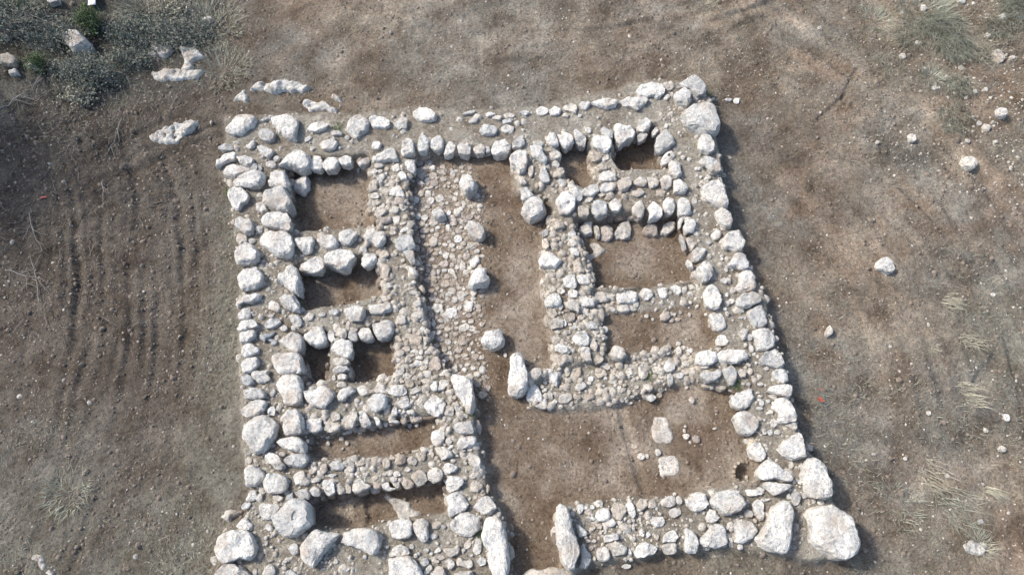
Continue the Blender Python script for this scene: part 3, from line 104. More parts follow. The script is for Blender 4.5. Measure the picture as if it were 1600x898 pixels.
TUFTS = [('t1', 0.6, 750, 0.95, 'g', 'wide grey-green grass tuft among stones at the upper right', -2.2, 0.7), ('t2', 0.5, 500, 0.9, 'd', 'straw-coloured grass tuft left of the wide grey-green one', -2.6, 0.6), ('t3', 0.7, 650, 0.8, 'g', 'grey grass tuft at the top edge, upper right', None, 0.6), ('t4', 0.55, 700, 1.1, 'g', 'long blue-grey grass tuft in the top right corner', -2.6, 0.5), ('t5', 0.5, 600, 0.95, 'g', 'combed grey grass tuft below the wide grey-green one', -1.9, 0.4), ('t6', 0.3, 160, 0.5, 'g', 'small grey grass tuft on bare soil at the upper right', None, 0.6), ('t7', 0.22, 60, 0.5, 'd', 'pale straw tuft bent over, uppermost of the right-hand row', -0.7, 0.4), ('t8', 0.25, 70, 0.5, 'd', 'pale straw tuft in the middle of the right-hand row', -1.2, 0.5), ('t9', 0.13, 70, 0.28, 'd', 'small rounded straw tuft beside the right-hand row', None, 0.5), ('t10', 0.2, 45, 0.5, 'd', 'thin straw tuft trailing down right, fourth of the row', -0.8, 0.4), ('t11', 0.2, 50, 0.45, 'd', 'thin straw tuft trailing down right, lowest of the row', -0.6, 0.4), ('t12', 0.4, 70, 0.7, 'd', 'loose straw tuft on the soil at the lower right', -1.4, 0.6), ('t13', 0.5, 80, 0.7, 'g', 'sprawling grey tuft just below the loose straw one', -1.3, 0.8), ('t14', 0.12, 40, 0.6, 'd', 'single long straw wisp near the right-hand edge, low down', -0.9, 0.2), ('t15', 0.5, 200, 0.35, 'd', 'faint dry tuft at the top edge above the building', None, 0.6), ('t16', 0.5, 260, 0.4, 'g', 'low grey tuft at the top edge, left of the upper right tufts', None, 0.6), ('t17', 0.6, 80, 0.4, 'g', 'flat grey tuft right of the corner boulder', None, 0.6), ('t18', 0.5, 150, 0.4, 'g', 'flat grey-green tuft on the soil at the lower left', None, 0.6), ('t19', 0.5, 320, 0.7, 'g', 'grey tuft on the bank beside the bright white stone', -2.2, 0.6), ('t20', 0.3, 150, 0.35, 'd', 'bleached tuft over the low outcrop at the lower right', None, 0.6), ('t21', 0.45, 320, 0.7, 'g', 'grey tuft left of the long corner tuft, upper right', -2.3, 0.6), ('t22', 0.4, 260, 0.6, 'd', 'yellowish tuft spreading down left at the upper right', -2.5, 0.6), ('t23', 0.4, 300, 0.6, 'd', 'straw tuft on the stony bank near the right edge', -2.0, 0.7), ('t24', 0.35, 240, 0.6, 'g', 'grey tuft low on the stony bank, upper right', -2.0, 0.6), ('t25', 0.7, 420, 0.6, 'd', 'straw-coloured grass in the scrub beside the smooth boulder', None, 0.6), ('t26', 0.9, 420, 0.5, 'g', 'pale grey grass at the right end of the scrub', None, 0.6), ('t27', 0.8, 360, 0.4, 'g', 'sparse grey grass left of the patchy outcrop', None, 0.6), ('t28', 0.8, 420, 0.6, 'd', 'yellowish grass along the top of the scrub', None, 0.6)]
SHRUBS = [('s1', 0.95, 0.7, 0.5, 'grey', 5200, 150, 'wide domed grey shrub below the large smooth boulder'), ('s2', 0.45, 0.55, 0.5, 'green', 2400, 60, 'bright green bush near the top edge'), ('s3', 1.5, 0.85, 0.35, 'grey', 6500, 200, 'spreading grey shrub above the broken white outcrop'), ('s4', 1.3, 1.0, 0.5, 'grey', 5000, 220, 'tangled blue-grey shrub in the top left corner'), ('s5', 0.4, 0.35, 0.35, 'green', 1200, 30, 'dark green sprig beside the white oblong boulder'), ('s6', 0.6, 0.5, 0.3, 'dry', 1500, 60, 'yellow-green straggly shrub below the domed grey one'), ('s7', 0.6, 0.5, 0.45, 'green', 1100, 40, 'dull green bush inside the corner scrub'), ('s8', 0.9, 0.8, 0.35, 'grey', 3800, 120, 'grey shrub between the green bush and the spreading one'), ('s9', 1.0, 0.8, 0.4, 'grey', 4200, 150, 'grey shrub left of the large smooth boulder'), ('s10', 1.0, 0.8, 0.2, 'grey', 2600, 100, 'flat grey shrub at the right end of the scrub'), ('s11', 0.9, 0.5, 0.25, 'dry', 1500, 60, 'dry yellowish shrub along the top edge of the scrub'), ('s13', 0.8, 0.5, 0.3, 'grey', 2200, 80, 'sparse grey shrub below the spreading one, beside the cracked outcrop')]
BRANCHES = [('b1', 0.5, 1.6, 0.022, 'forked grey branch lying at the left edge'), ('b2', 2.0, 1.6, 0.014, 'thin curved branch on the soil at the left'), ('b3', -1.9, 1.4, 0.014, 'dark crooked branch below the scrub'), ('b4', -1.2, 1.5, 0.014, 'long thin branch curving below the red scrap'), ('b5', -0.3, 1.4, 0.014, 'thin branch lying level near the left edge'), ('b6', -1.4, 0.9, 0.016, 'short crooked branch at the edge of the raked soil')]
WEEDS = [('w1', 'bright yellow-green weed at the foot of the upper left wall boulders'), ('w2', 'small weed between two boulders of the right-hand long wall'), ('w3', 'green weed in the rubble cross wall'), ('w4', 'weed wedged beside the big slab at the doorway'), ('w5', 'weed sprouting above the second largest corner boulder'), ('w6', 'weed at the foot of the big leaning slab'), ('w7', 'weed beside a grey boulder of the far wall'), ('w8', 'dark weed beside the boulders at the far right wall corner')]


# ------------------------------------------------------------------ helpers
def tag(o, label=None, cat=None, group=None, kind=None):
    if label: o['label'] = label
    if cat: o['category'] = cat
    if group: o['group'] = group
    if kind: o['kind'] = kind
    return o

def mesh_obj(name, verts, faces, mat, parent=None, smooth=False, attrs=None):
    me = bpy.data.meshes.new(name)
    me.from_pydata(verts, [], faces)
    if smooth:
        me.polygons.foreach_set('use_smooth', [True] * len(me.polygons))
    me.materials.append(mat)
    o = bpy.data.objects.new(name, me)
    C.objects.link(o)
    o.parent = parent
    return o

def fast_mesh(name, v, f, mat, parent=None, smooth=False):
    """v (n,3) array, f (m,k) array of equal-sided faces"""
    v = np.asarray(v, dtype=np.float32); f = np.asarray(f, dtype=np.int32)
    me = bpy.data.meshes.new(name)
    me.vertices.add(len(v)); me.vertices.foreach_set('co', v.ravel())
    k = f.shape[1]
    me.loops.add(f.size); me.loops.foreach_set('vertex_index', f.ravel())
    me.polygons.add(len(f))
    me.polygons.foreach_set('loop_start', np.arange(0, f.size, k, dtype=np.int32))
    if smooth:
        me.polygons.foreach_set('use_smooth', np.ones(len(f), dtype=bool))
    me.update(calc_edges=True)
    me.validate()
    me.materials.append(mat)
    o = bpy.data.objects.new(name, me)
    C.objects.link(o)
    o.parent = parent
    return o

def empty(name, loc):
    o = bpy.data.objects.new(name, None)
    o.empty_display_size = 0.2
    o.location = loc
    C.objects.link(o)
    return o

def value_noise(x, y, seed, cell):
    """smooth 2D value noise on arrays, -1..1"""
    r = np.random.default_rng(seed)
    T = r.uniform(-1, 1, (256, 256))
    u = x / cell; v = y / cell
    i = np.floor(u).astype(int); j = np.floor(v).astype(int)
    fu = u - i; fv = v - j
    fu = fu * fu * (3 - 2 * fu); fv = fv * fv * (3 - 2 * fv)
    a = T[i % 256, j % 256]; b = T[(i + 1) % 256, j % 256]
    c = T[i % 256, (j + 1) % 256]; d = T[(i + 1) % 256, (j + 1) % 256]
    return (a * (1 - fu) + b * fu) * (1 - fv) + (c * (1 - fu) + d * fu) * fv

def fbm(x, y, seed, cell, octv=4, gain=0.5):
    s = 0; a = 1; t = 0
    for k in range(octv):
        s = s + a * value_noise(x + 17.3 * k, y - 9.1 * k, seed + k, cell / 2 ** k)
        t += a; a *= gain
    return s / t

def in_poly(x, y, poly):
    """crossing-number test on arrays"""
    inside = np.zeros(x.shape, bool)
    n = len(poly)
    for k in range(n):
        x1, y1 = poly[k]; x2, y2 = poly[(k + 1) % n]
        if y1 == y2: continue
        c = ((y1 > y) != (y2 > y)) & (x < (x2 - x1) * (y - y1) / (y2 - y1) + x1)
        inside ^= c
    return inside

def sstep(a, b, x):
    t = np.clip((x - a) / (b - a), 0, 1)
    return t * t * (3 - 2 * t)

# ------------------------------------------------------------------ materials
def nodes_of(m):
    m.use_nodes = True
    nt = m.node_tree
    return nt, nt.nodes, nt.links, nt.nodes['Principled BSDF']

def ramp(ns, stops):
    r = ns.new('ShaderNodeValToRGB')
    e = r.color_ramp.elements
    while len(e) < len(stops): e.new(0.5)
    for k, (p, c) in enumerate(stops):
        e[k].position = p
        e[k].color = (*c, 1) if len(c) == 3 else c
    return r

def nz(ns, ls, vec, scale, detail=6, rough=0.6, kind='ShaderNodeTexNoise'):
    n = ns.new(kind)
    n.inputs['Scale'].default_value = scale
    if kind == 'ShaderNodeTexNoise':
        n.inputs['Detail'].default_value = detail
        n.inputs['Roughness'].default_value = rough
    ls.new(vec, n.inputs['Vector'])
    return n

def mixc(ns, ls, fac, a, b, mode='MIX'):
    m = ns.new('ShaderNodeMix'); m.data_type = 'RGBA'; m.blend_type = mode
    for sock, v in ((m.inputs[0], fac), (m.inputs[6], a), (m.inputs[7], b)):
        if isinstance(v, (int, float)): sock.default_value = v
        elif isinstance(v, tuple): sock.default_value = (*v, 1)
        else: ls.new(v, sock)
    return m.outputs[2]

def limestone():
    m = bpy.data.materials.new('limestone')
    nt, ns, ls, p = nodes_of(m)
    g = ns.new('ShaderNodeNewGeometry')
    oi = ns.new('ShaderNodeObjectInfo')
    pos = g.outputs['Position']
    n1 = nz(ns, ls, pos, 3.2, 5, 0.6)
    n2 = nz(ns, ls, pos, 14.0, 8, 0.7)
    n3 = nz(ns, ls, pos, 34.0, 5, 0.72)
    r1 = ramp(ns, [(0.30, (0.58, 0.575, 0.57)), (0.45, (0.88, 0.875, 0.865)), (0.56, (1.0, 1.0, 0.98)), (0.72, (1.08, 1.07, 1.05))])
    ls.new(n1.outputs[0], r1.inputs[0])
    base = mixc(ns, ls, 1.0, oi.outputs['Color'], r1.outputs[0], 'MULTIPLY')
    r2 = ramp(ns, [(0.33, (0.36, 0.35, 0.34)), (0.43, (0.82, 0.81, 0.80)), (0.52, (1.0, 1.0, 1.0)), (0.68, (1.14, 1.14, 1.14))])
    ls.new(n2.outputs[0], r2.inputs[0])
    base = mixc(ns, ls, 0.9, base, r2.outputs[0], 'MULTIPLY')
    # grey lichen speckle
    r3 = ramp(ns, [(0.51, (0, 0, 0)), (0.63, (1, 1, 1))])
    ls.new(n3.outputs[0], r3.inputs[0])
    n4 = nz(ns, ls, pos, 2.1, 3, 0.6)
    r4 = ramp(ns, [(0.34, (0.12, 0.12, 0.12)), (0.58, (0.85, 0.85, 0.85))])
    ls.new(n4.outputs[0], r4.inputs[0])
    mm = ns.new('ShaderNodeMath'); mm.operation = 'MULTIPLY'
    ls.new(r3.outputs[0], mm.inputs[0]); ls.new(r4.outputs[0], mm.inputs[1])
    base = mixc(ns, ls, mm.outputs[0], base, (0.17, 0.175, 0.17))
    # soil clinging low on the flanks is left to geometry; rust-buff patches with a shape of their own
    n5 = nz(ns, ls, pos, 1.7, 4, 0.55)
    r5 = ramp(ns, [(0.50, (0, 0, 0)), (0.70, (0.55, 0.55, 0.55))])
    ls.new(n5.outputs[0], r5.inputs[0])
    base = mixc(ns, ls, r5.outputs[0], base, (0.40, 0.31, 0.23))
    ls.new(base, p.inputs['Base Color'])
    p.inputs['Roughness'].default_value = 0.92
    p.inputs['Specular IOR Level'].default_value = 0.2
    add = ns.new('ShaderNodeMath'); add.operation = 'MULTIPLY_ADD'
    ls.new(n2.outputs[0], add.inputs[0]); add.inputs[1].default_value = 1.0
    ls.new(n3.outputs[0], add.inputs[2])
    b = ns.new('ShaderNodeBump'); b.inputs['Strength'].default_value = 1.0; b.inputs['Distance'].default_value = 0.06
    ls.new(add.outputs[0], b.inputs['Height']); ls.new(b.outputs[0], p.inputs['Normal'])
    return m

def soil():
    m = bpy.data.materials.new('soil')
    nt, ns, ls, p = nodes_of(m)
    g = ns.new('ShaderNodeNewGeometry'); pos = g.outputs['Position']
    at = ns.new('ShaderNodeAttribute'); at.attribute_name = 'soil_colour'
    n1 = nz(ns, ls, pos, 1.3, 6, 0.65)
    r1 = ramp(ns, [(0.32, (0.58, 0.53, 0.49)), (0.44, (0.90, 0.86, 0.83)), (0.54, (1.02, 1.02, 1.02)), (0.68, (1.42, 1.42, 1.42))])
    ls.new(n1.outputs[0], r1.inputs[0])
    c = mixc(ns, ls, 1.0, at.outputs['Color'], r1.outputs[0], 'MULTIPLY')
    n2 = nz(ns, ls, pos, 13.0, 9, 0.78)
    r2 = ramp(ns, [(0.36, (0.42, 0.39, 0.36)), (0.5, (0.98, 0.98, 0.98)), (0.68, (1.45, 1.43, 1.4))])
    ls.new(n2.outputs[0], r2.inputs[0])
    c = mixc(ns, ls, 0.85, c, r2.outputs[0], 'MULTIPLY')
    n3 = nz(ns, ls, pos, 38.0, 6, 0.7)
    r3 = ramp(ns, [(0.36, (0.62, 0.60, 0.58)), (0.52, (1, 1, 1)), (0.66, (1.35, 1.34, 1.3))])
    ls.new(n3.outputs[0], r3.inputs[0])
    c = mixc(ns, ls, 0.8, c, r3.outputs[0], 'MULTIPLY')
    # pale chalk grit
    v = nz(ns, ls, pos, 19.0, kind='ShaderNodeTexVoronoi')
    rv = ramp(ns, [(0.07, (1, 1, 1)), (0.13, (0, 0, 0))])
    ls.new(v.outputs['Distance'], rv.inputs[0])
    ngr = nz(ns, ls, pos, 6.0, 3, 0.6)
    rg = ramp(ns, [(0.52, (0, 0, 0)), (0.66, (0.8, 0.8, 0.8))]); ls.new(ngr.outputs[0], rg.inputs[0])
    mm = ns.new('ShaderNodeMath'); mm.operation = 'MULTIPLY'
    ls.new(rv.outputs[0], mm.inputs[0]); ls.new(rg.outputs[0], mm.inputs[1])
    c = mixc(ns, ls, mm.outputs[0], c, (0.42, 0.39, 0.35))
    ls.new(c, p.inputs['Base Color'])
    p.inputs['Roughness'].default_value = 0.95
    p.inputs['Specular IOR Level'].default_value = 0.15
    add = ns.new('ShaderNodeMath'); add.operation = 'MULTIPLY_ADD'
    ls.new(n3.outputs[0], add.inputs[0]); add.inputs[1].default_value = 0.4
    ls.new(n2.outputs[0], add.inputs[2])
    b = ns.new('ShaderNodeBump'); b.inputs['Strength'].default_value = 1.0; b.inputs['Distance'].default_value = 0.13
    ls.new(add.outputs[0], b.inputs['Height']); ls.new(b.outputs[0], p.inputs['Normal'])
    return m

def plain(name, col, var=0.25, scale=20.0, rough=0.9):
    m = bpy.data.materials.new(name)
    nt, ns, ls, p = nodes_of(m)
    g = ns.new('ShaderNodeNewGeometry')
    n = nz(ns, ls, g.outputs['Position'], scale, 3, 0.6)
    r = ramp(ns, [(0.3, tuple(c * (1 - var) for c in col)), (0.7, tuple(c * (1 + var) for c in col))])
    ls.new(n.outputs[0], r.inputs[0])
    ls.new(r.outputs[0], p.inputs['Base Color'])
    p.inputs['Roughness'].default_value = rough
    p.inputs['Specular IOR Level'].default_value = 0.2
    return m

M_STONE = limestone()
M_SOIL = soil()
M_PEBBLE = plain('pebble', (0.31, 0.285, 0.245), 0.5, 9.0)
M_CLOD = plain('soil_clod', (0.150, 0.122, 0.098), 0.4, 7.0)
M_DRY = plain('dry_grass', (0.31, 0.295, 0.225), 0.35, 4.0)
M_GREYGRASS = plain('grey_grass', (0.265, 0.275, 0.215), 0.35, 4.0)
M_GREEN = plain('green_leaf', (0.085, 0.12, 0.048), 0.4, 8.0)
M_GREYLEAF = plain('grey_leaf', (0.165, 0.18, 0.145), 0.35, 6.0)
M_TWIG = plain('twig', (0.205, 0.19, 0.17), 0.35, 5.0)
M_MIDTWIG = plain('mid_twig', (0.14, 0.125, 0.11), 0.35, 5.0)
M_DARKTWIG = plain('dark_twig', (0.055, 0.047, 0.042), 0.3, 5.0)
M_RED = plain('red_petal', (0.48, 0.075, 0.055), 0.2, 30.0)
M_PINK = plain('faded_red', (0.38, 0.10, 0.085), 0.2, 30.0)
M_PAPER = plain('white_sheet', (0.72, 0.72, 0.78), 0.05, 10.0)

# ------------------------------------------------------------------ ground: one sheet, dense where the camera looks, running out to the horizon
def graded(lo, hi, step, far):
    core = np.arange(lo, hi + step / 2, step)
    out = []; d = step; x = core[-1]
    while x < far:
        d *= 1.22; x += d; out.append(x)
    left = []; d = step; x = core[0]
    while x > -far:
        d *= 1.22; x -= d; left.append(x)
    return np.concatenate([np.array(left[::-1]), core, np.array(out)])

STEP = 0.042
gx = graded(-17.5, 17.5, STEP, 420.0)
gy = graded(-1.8, 18.4, STEP, 420.0)
X, Y = np.meshgrid(gx, gy, indexing='ij')
near = (np.abs(X) < 26) & (np.abs(Y - 8) < 22)
fade = 1 - sstep(16, 60, np.hypot(X, Y - 8))
foot = [(a / 100, b / 100) for a, b in ZONES['foot']]

# lie of the land: lower to the east and south, banks in the far corners
Zb = -0.30 * sstep(4.0, 7.5, X + 0.22 * (Y - 6)) * fade + 0.16 * sstep(9.5, 12.3, Y) * fade
Zb = Zb + 0.06 * fbm(X, Y, 3, 3.5, 3)
Zb = Zb + 0.35 * sstep(-11.0, -15.5, X - 0.35 * (Y - 12)) * sstep(8.5, 12.5, Y) * fade
Zb = Zb + 0.35 * sstep(10.5, 15.5, X) * sstep(8, 14, Y) * fade
Zb = Zb + 4.0 * fbm(X + 500, Y, 9, 120.0, 3) * sstep(40, 200, np.hypot(X, Y))
# wheel and rake ridges on the spread soil west and east of the ruin
def streaks(cx, cy, r0, r1, wid, length, amp, seed, span):
    """irregular furrows along arcs about (cx, cy): noise stretched along the arc"""
    wob = 0.25 * fbm(X, Y, seed, 2.5, 3)
    rr = np.hypot(X - cx, Y - cy) + wob
    th = np.arctan2(Y - cy, X - cx) * (r0 + r1) / 2
    w = sstep(r0, r0 + 1.2, rr) * (1 - sstep(r1 - 1.2, r1, rr)) * span
    s = value_noise(rr / wid, th / length, seed + 1, 1.0) + 0.6 * value_noise(rr / wid * 2.1, th / length * 1.7, seed + 2, 1.0)
    s = 0.8 * np.sin(rr * 2 * math.pi / (2.0 * wid) + 2.2 * s) * np.clip(0.4 + s, 0, 1.2) + 0.25 - 0.6 * np.abs(s)
    return w * amp * s * (0.35 + 1.0 * np.clip(fbm(X, Y, seed + 5, 1.6, 3) + 0.35, 0, 1))
west = (1 - sstep(-7.4, -6.7, X)) * fade
Zb = Zb + streaks(-27.0, 3.0, 14.6, 20.4, 0.165, 5.5, 0.100, 21, west * (0.25 + 0.75 * sstep(2.5, 5.5, Y)))
Zb = Zb + streaks(-3.0, -4.0, 11.5, 18.0, 0.17, 3.0, 0.070, 25, west * sstep(7, 9, Y))
bank = sstep(9.5, 12.5, X) * sstep(8.0, 11.0, Y) * fade
Zb = Zb + bank * (0.07 * fbm(X, Y, 81, 0.9, 4, 0.6) + 0.05 * np.abs(fbm(X, Y, 85, 0.45, 3)))
east = sstep(6.8, 8.0, X - 0.1 * (9 - Y)) * fade
Zb = Zb + streaks(2.5, 4.0, 6.0, 13.5, 0.24, 2.8, 0.075, 31, east * (1 - 0.6 * sstep(6, 3, Y)))
Zb = Zb + streaks(14.0, 19.0, 2.5, 9.0, 0.22, 3.4, 0.085, 35, east * sstep(5, 8, Y))
Zb = Zb + streaks(0.0, 30.0, 12.5, 17.5, 0.24, 3.4, 0.065, 38, sstep(12.6, 13.4, Y) * fade)

Zg = Zb.copy()
WX = X + 0.16 * fbm(X, Y, 141, 0.7, 3); WY = Y + 0.16 * fbm(X, Y, 145, 0.7, 3)
ftop = in_poly(WX, WY, foot) & near
Zg[ftop] = np.maximum(0.20, Zb[ftop] + 0.06)
for k, (z, poly) in ZONES['low'].items():
    Zg[in_poly(WX, WY, [(a / 100, b / 100) for a, b in poly]) & near] = z / 100
room_mask = np.zeros(X.shape, bool)
ROOMS = {}
for k, (z, poly) in ZONES['rooms'].items():
    pl = [(a / 100, b / 100) for a, b in poly]
    ROOMS[k] = (z / 100, pl)
    m = in_poly(X + 0.35 * (WX - X), Y + 0.35 * (WY - Y), pl) & near
    Zg[m] = z / 100
    room_mask |= m
# soften the cut edges a little
def blur(A, n):
    for _ in range(n):
        B = A.copy()
        B[1:-1, :] = 0.25 * A[:-2, :] + 0.5 * A[1:-1, :] + 0.25 * A[2:, :]
        A = B.copy()
        B[:, 1:-1] = 0.25 * A[:, :-2] + 0.5 * A[:, 1:-1] + 0.25 * A[:, 2:]
        A = B
    return A
Zs = blur(Zg, 3)
Zg = np.where(near, Zs, Zg)
# pit in the floor of the south court and two shallow section lines
def groove(p, q, w, d):
    global Zg
    px, py = p; qx, qy = q
    L2 = (qx - px) ** 2 + (qy - py) ** 2
    t = np.clip(((X - px) * (qx - px) + (Y - py) * (qy - py)) / L2, 0, 1)
    wob = 0.07 * fbm(X, Y, 77, 0.5, 2)
    dist = np.hypot(X - px - t * (qx - px) + wob, Y - py - t * (qy - py))
    Zg = Zg - d * (1 - sstep(w * 0.3, w, dist))
groove(PT['g1a'], PT['g1b'], 0.16, 0.07)
groove(PT['g2a'], PT['g2b'], 0.12, 0.09)
groove(PT['g3a'], PT['g3b'], 0.20, 0.05)
groove(PT['g4a'], PT['g4b'], 0.09, 0.05)
groove(PT['g4b'], PT['g4c'], 0.09, 0.05)
groove(PT['g5a'], PT['g5b'], 0.25, 0.08)
groove(PT['g6a'], PT['g6b'], 0.10, 0.05)
px, py = PT['pit']
dp = np.hypot(X - px, (Y - py))
Zg = Zg - 0.26 * (1 - sstep(0.13, 0.24, dp)) + 0.03 * np.exp(-((dp - 0.29) / 0.06) ** 2)
# clods and tread
amp = np.where(room_mask, 0.030, 0.036)
Zg = Zg + np.where(near, amp * fbm(X, Y, 41, 0.32, 4, 0.62), 0)
Zg = Zg + np.where(near, np.where(room_mask, 0.016, 0.022) * fbm(X, Y, 45, 0.11, 2, 0.8), 0)
Zg = Zg + np.where(near & ~ftop, 0.030 * np.clip(fbm(X, Y, 51, 0.2, 2), 0, 1), 0)

def zone_colour():
    n = fbm(X, Y, 61, 2.2, 4)[..., None]
    n2 = fbm(X + 40, Y, 65, 0.9, 3)[..., None]
    base = np.array([0.200, 0.166, 0.132]) * np.ones(X.shape + (3,))
    grey = np.array([0.182, 0.166, 0.144]); red = np.array([0.240, 0.165, 0.118])
    dark = np.array([0.105, 0.092, 0.078]); pale = np.array([0.30, 0.265, 0.22])
    room = np.array([0.190, 0.146, 0.110]); olive = np.array([0.182, 0.172, 0.143])
    def mix(a, b, t): return a * (1 - t) + b * t
    c = mix(base, grey, sstep(-0.1, 0.35, n))
    c = mix(c, red, 0.4 * sstep(0.0, 0.35, n2) * np.maximum(sstep(6, 8, X), 0.6 * sstep(12.3, 13.5, Y))[..., None])
    # spread soil to the west, darker towards the upper left
    w = sstep(-6.5, -9.5, X)[..., None]
    c = mix(c, np.array([0.132, 0.112, 0.096]), 0.9 * w)
    wd = (sstep(-8.5, -12.5, X - 0.25 * (Y - 9)) * sstep(5.0, 8.0, Y))[..., None]
    c = mix(c, dark, 0.75 * wd * (0.7 + 0.6 * n))
    dk = sstep(0.1, 0.45, fbm(X + 7, Y * 0.5, 67, 1.1, 4))[..., None]
    c = mix(c, c * np.array([0.60, 0.56, 0.54]), (0.8 - 0.5 * sstep(-6.5, -8.5, X)[..., None]) * dk)
    tw = (np.exp(-((X + 7.1 + 0.25 * fbm(X, Y, 69, 1.0, 3)) / 0.55) ** 2) * (1 - sstep(8.5, 10.0, Y)))[..., None]
    c = mix(c, olive * 1.1, 0.8 * tw)
    sc = (sstep(-8.2, -9.8, X + 0.3 * n[..., 0]) * sstep(11.6, 13.0, Y))[..., None]
    c = mix(c, np.array([0.085, 0.085, 0.075]), 0.8 * sc)
    ll = (w[..., 0] * (1 - sstep(1.5, 4.5, Y)))[..., None]
    c = mix(c, np.array([0.185, 0.170, 0.148]), 0.75 * ll)
    for (cx, cy, sd) in ((14.0, 19.0, 151), (2.5, 4.0, 155), (0.0, 30.0, 159)):
        rr = np.hypot(X - cx, Y - cy); th = np.arctan2(Y - cy, X - cx) * 9
        sm = fbm(rr * 1.0, th * 0.22, sd, 0.55, 3) * sstep(-0.15, 0.3, fbm(X, Y, sd + 2, 2.0, 3))
        out = np.where(ftop, 0, np.maximum(sstep(6.6, 8.2, X), sstep(12.4, 13.4, Y)) * (1 - sstep(12.5, 14, X)))
        c = c * (1 + 0.65 * np.clip(sm, -0.35, 0.8) * out)[..., None]
    # trodden pale band north and east of the ruin
    nb = (sstep(12.5, 14.0, Y + 0.5 * n[..., 0]) * sstep(-7, -4, X) * (1 - sstep(9, 12, X)))[..., None]
    c = mix(c, pale, 0.18 * nb)
    eb = np.exp(-((X - 10.2 - 0.15 * (Y - 8)) / 1.7) ** 2)[..., None] * sstep(0.0, 0.5, n2 + 0.35)
    c = mix(c, pale, 0.35 * eb)
    # thin dry turf: olive grey
    tu = (sstep(0.0, 0.4, fbm(X - 90, Y, 71, 2.6, 4)) * np.maximum(1 - sstep(2.2, 4.5, Y) * sstep(-14, -6, X), sstep(9, 12, np.abs(X))))[..., None]
    c = mix(c, olive, 0.6 * tu)
    # wall-top fill is dry and pale, room floors are brown
    ft = (blur(ftop.astype(float), 3))[..., None]
    c = mix(c, np.array([0.300, 0.275, 0.238]), 0.9 * ft)
    pv = np.zeros(X.shape); pvp = [PT['p%d' % q] for q in range(1, 9)]
    pv[in_poly(WX, WY, pvp)] = 1.0
    pv = blur(pv, 4)[..., None]
    rm = (blur(room_mask.astype(float), 2))[..., None]
    c = mix(c, mix(room, np.array([0.275, 0.228, 0.186]), sstep(-0.15, 0.35, n2 + 0.5 * n)), rm)
    c = mix(c, np.array([0.265, 0.222, 0.180]), 0.7 * pv)
    c = c * (1 + 0.22 * sstep(-7.5, -5.5, X))[..., None]
    c = c * np.array([0.985, 1.0, 0.975])
    return np.clip(c, 0.02, 0.6)

nx_, ny_ = X.shape
idx = np.arange(nx_ * ny_).reshape(nx_, ny_)
quads = np.stack([idx[:-1, :-1], idx[1:, :-1], idx[1:, 1:], idx[:-1, 1:]], -1).reshape(-1, 4)
ground = fast_mesh('ground', np.stack([X, Y, Zg], -1).reshape(-1, 3), quads, M_SOIL, smooth=True)
col = zone_colour()
ca = ground.data.color_attributes.new('soil_colour', 'FLOAT_COLOR', 'POINT')
ca.data.foreach_set('color', np.concatenate([col, np.ones(X.shape + (1,))], -1).astype(np.float32).ravel())
tag(ground, 'trampled brown soil around and inside the excavated stone building', 'soil', kind='structure')

ci0 = int(np.argmin(np.abs(gx - (-17.5)))); cj0 = int(np.argmin(np.abs(gy - (-1.8))))
def ground_z(x, y):
    i = int(min(max(ci0 + (x + 17.5) / STEP, 0), nx_ - 1)); j = int(min(max(cj0 + (y + 1.8) / STEP, 0), ny_ - 1))
    return float(Zg[i, j])
def ground_zs(x, y):
    i = np.clip(ci0 + (x + 17.5) / STEP, 0, nx_ - 1).astype(int); j = np.clip(cj0 + (y + 1.8) / STEP, 0, ny_ - 1).astype(int)
    return Zg[i, j]

# ------------------------------------------------------------------ stones
def parse(s):
    out = []
    for it in s.split(';'):
        n = [float(v) / 1.0 for v in it.split()]
        if len(n) == 5:
            x, y, w, h, a = n
            a = R(a); p = []
            for k in range(9):
                t = 2 * math.pi * k / 9 + random.random() * 0.5
                rr = random.uniform(0.86, 1.1)
                u, v = w / 200 * math.cos(t) * rr, h / 200 * math.sin(t) * rr
                p.append((u * math.cos(a) - v * math.sin(a), u * math.sin(a) + v * math.cos(a)))
            out.append((x / 100, y / 100, p))
        else:
            p = [(n[i] / 100, n[i + 1] / 100) for i in range(2, len(n), 2)]
            out.append((n[0] / 100, n[1] / 100, p))
    return out

def resample(p, n):
    # one corner cut keeps the outline angular but not razor sharp
    q = []
    m = len(p)
    for k in range(m):
        a = p[k]; b = p[(k + 1) % m]
        q.append((a[0] * 0.90 + b[0] * 0.10, a[1] * 0.90 + b[1] * 0.10))
        q.append((a[0] * 0.10 + b[0] * 0.90, a[1] * 0.10 + b[1] * 0.90))
    area = sum(q[k][0] * q[(k + 1) % len(q)][1] - q[(k + 1) % len(q)][0] * q[k][1] for k in range(len(q)))
    if area < 0: q.reverse()
    L = [0.0]
    for k in range(len(q)):
        L.append(L[-1] + math.dist(q[k], q[(k + 1) % len(q)]))
    out = []
    for k in range(n):
        t = L[-1] * k / n
        j = 0
        while L[j + 1] < t: j += 1
        f = (t - L[j]) / max(1e-6, L[j + 1] - L[j])
        a = q[j]; b = q[(j + 1) % len(q)]
        out.append((a[0] + (b[0] - a[0]) * f, a[1] + (b[1] - a[1]) * f))
    return out

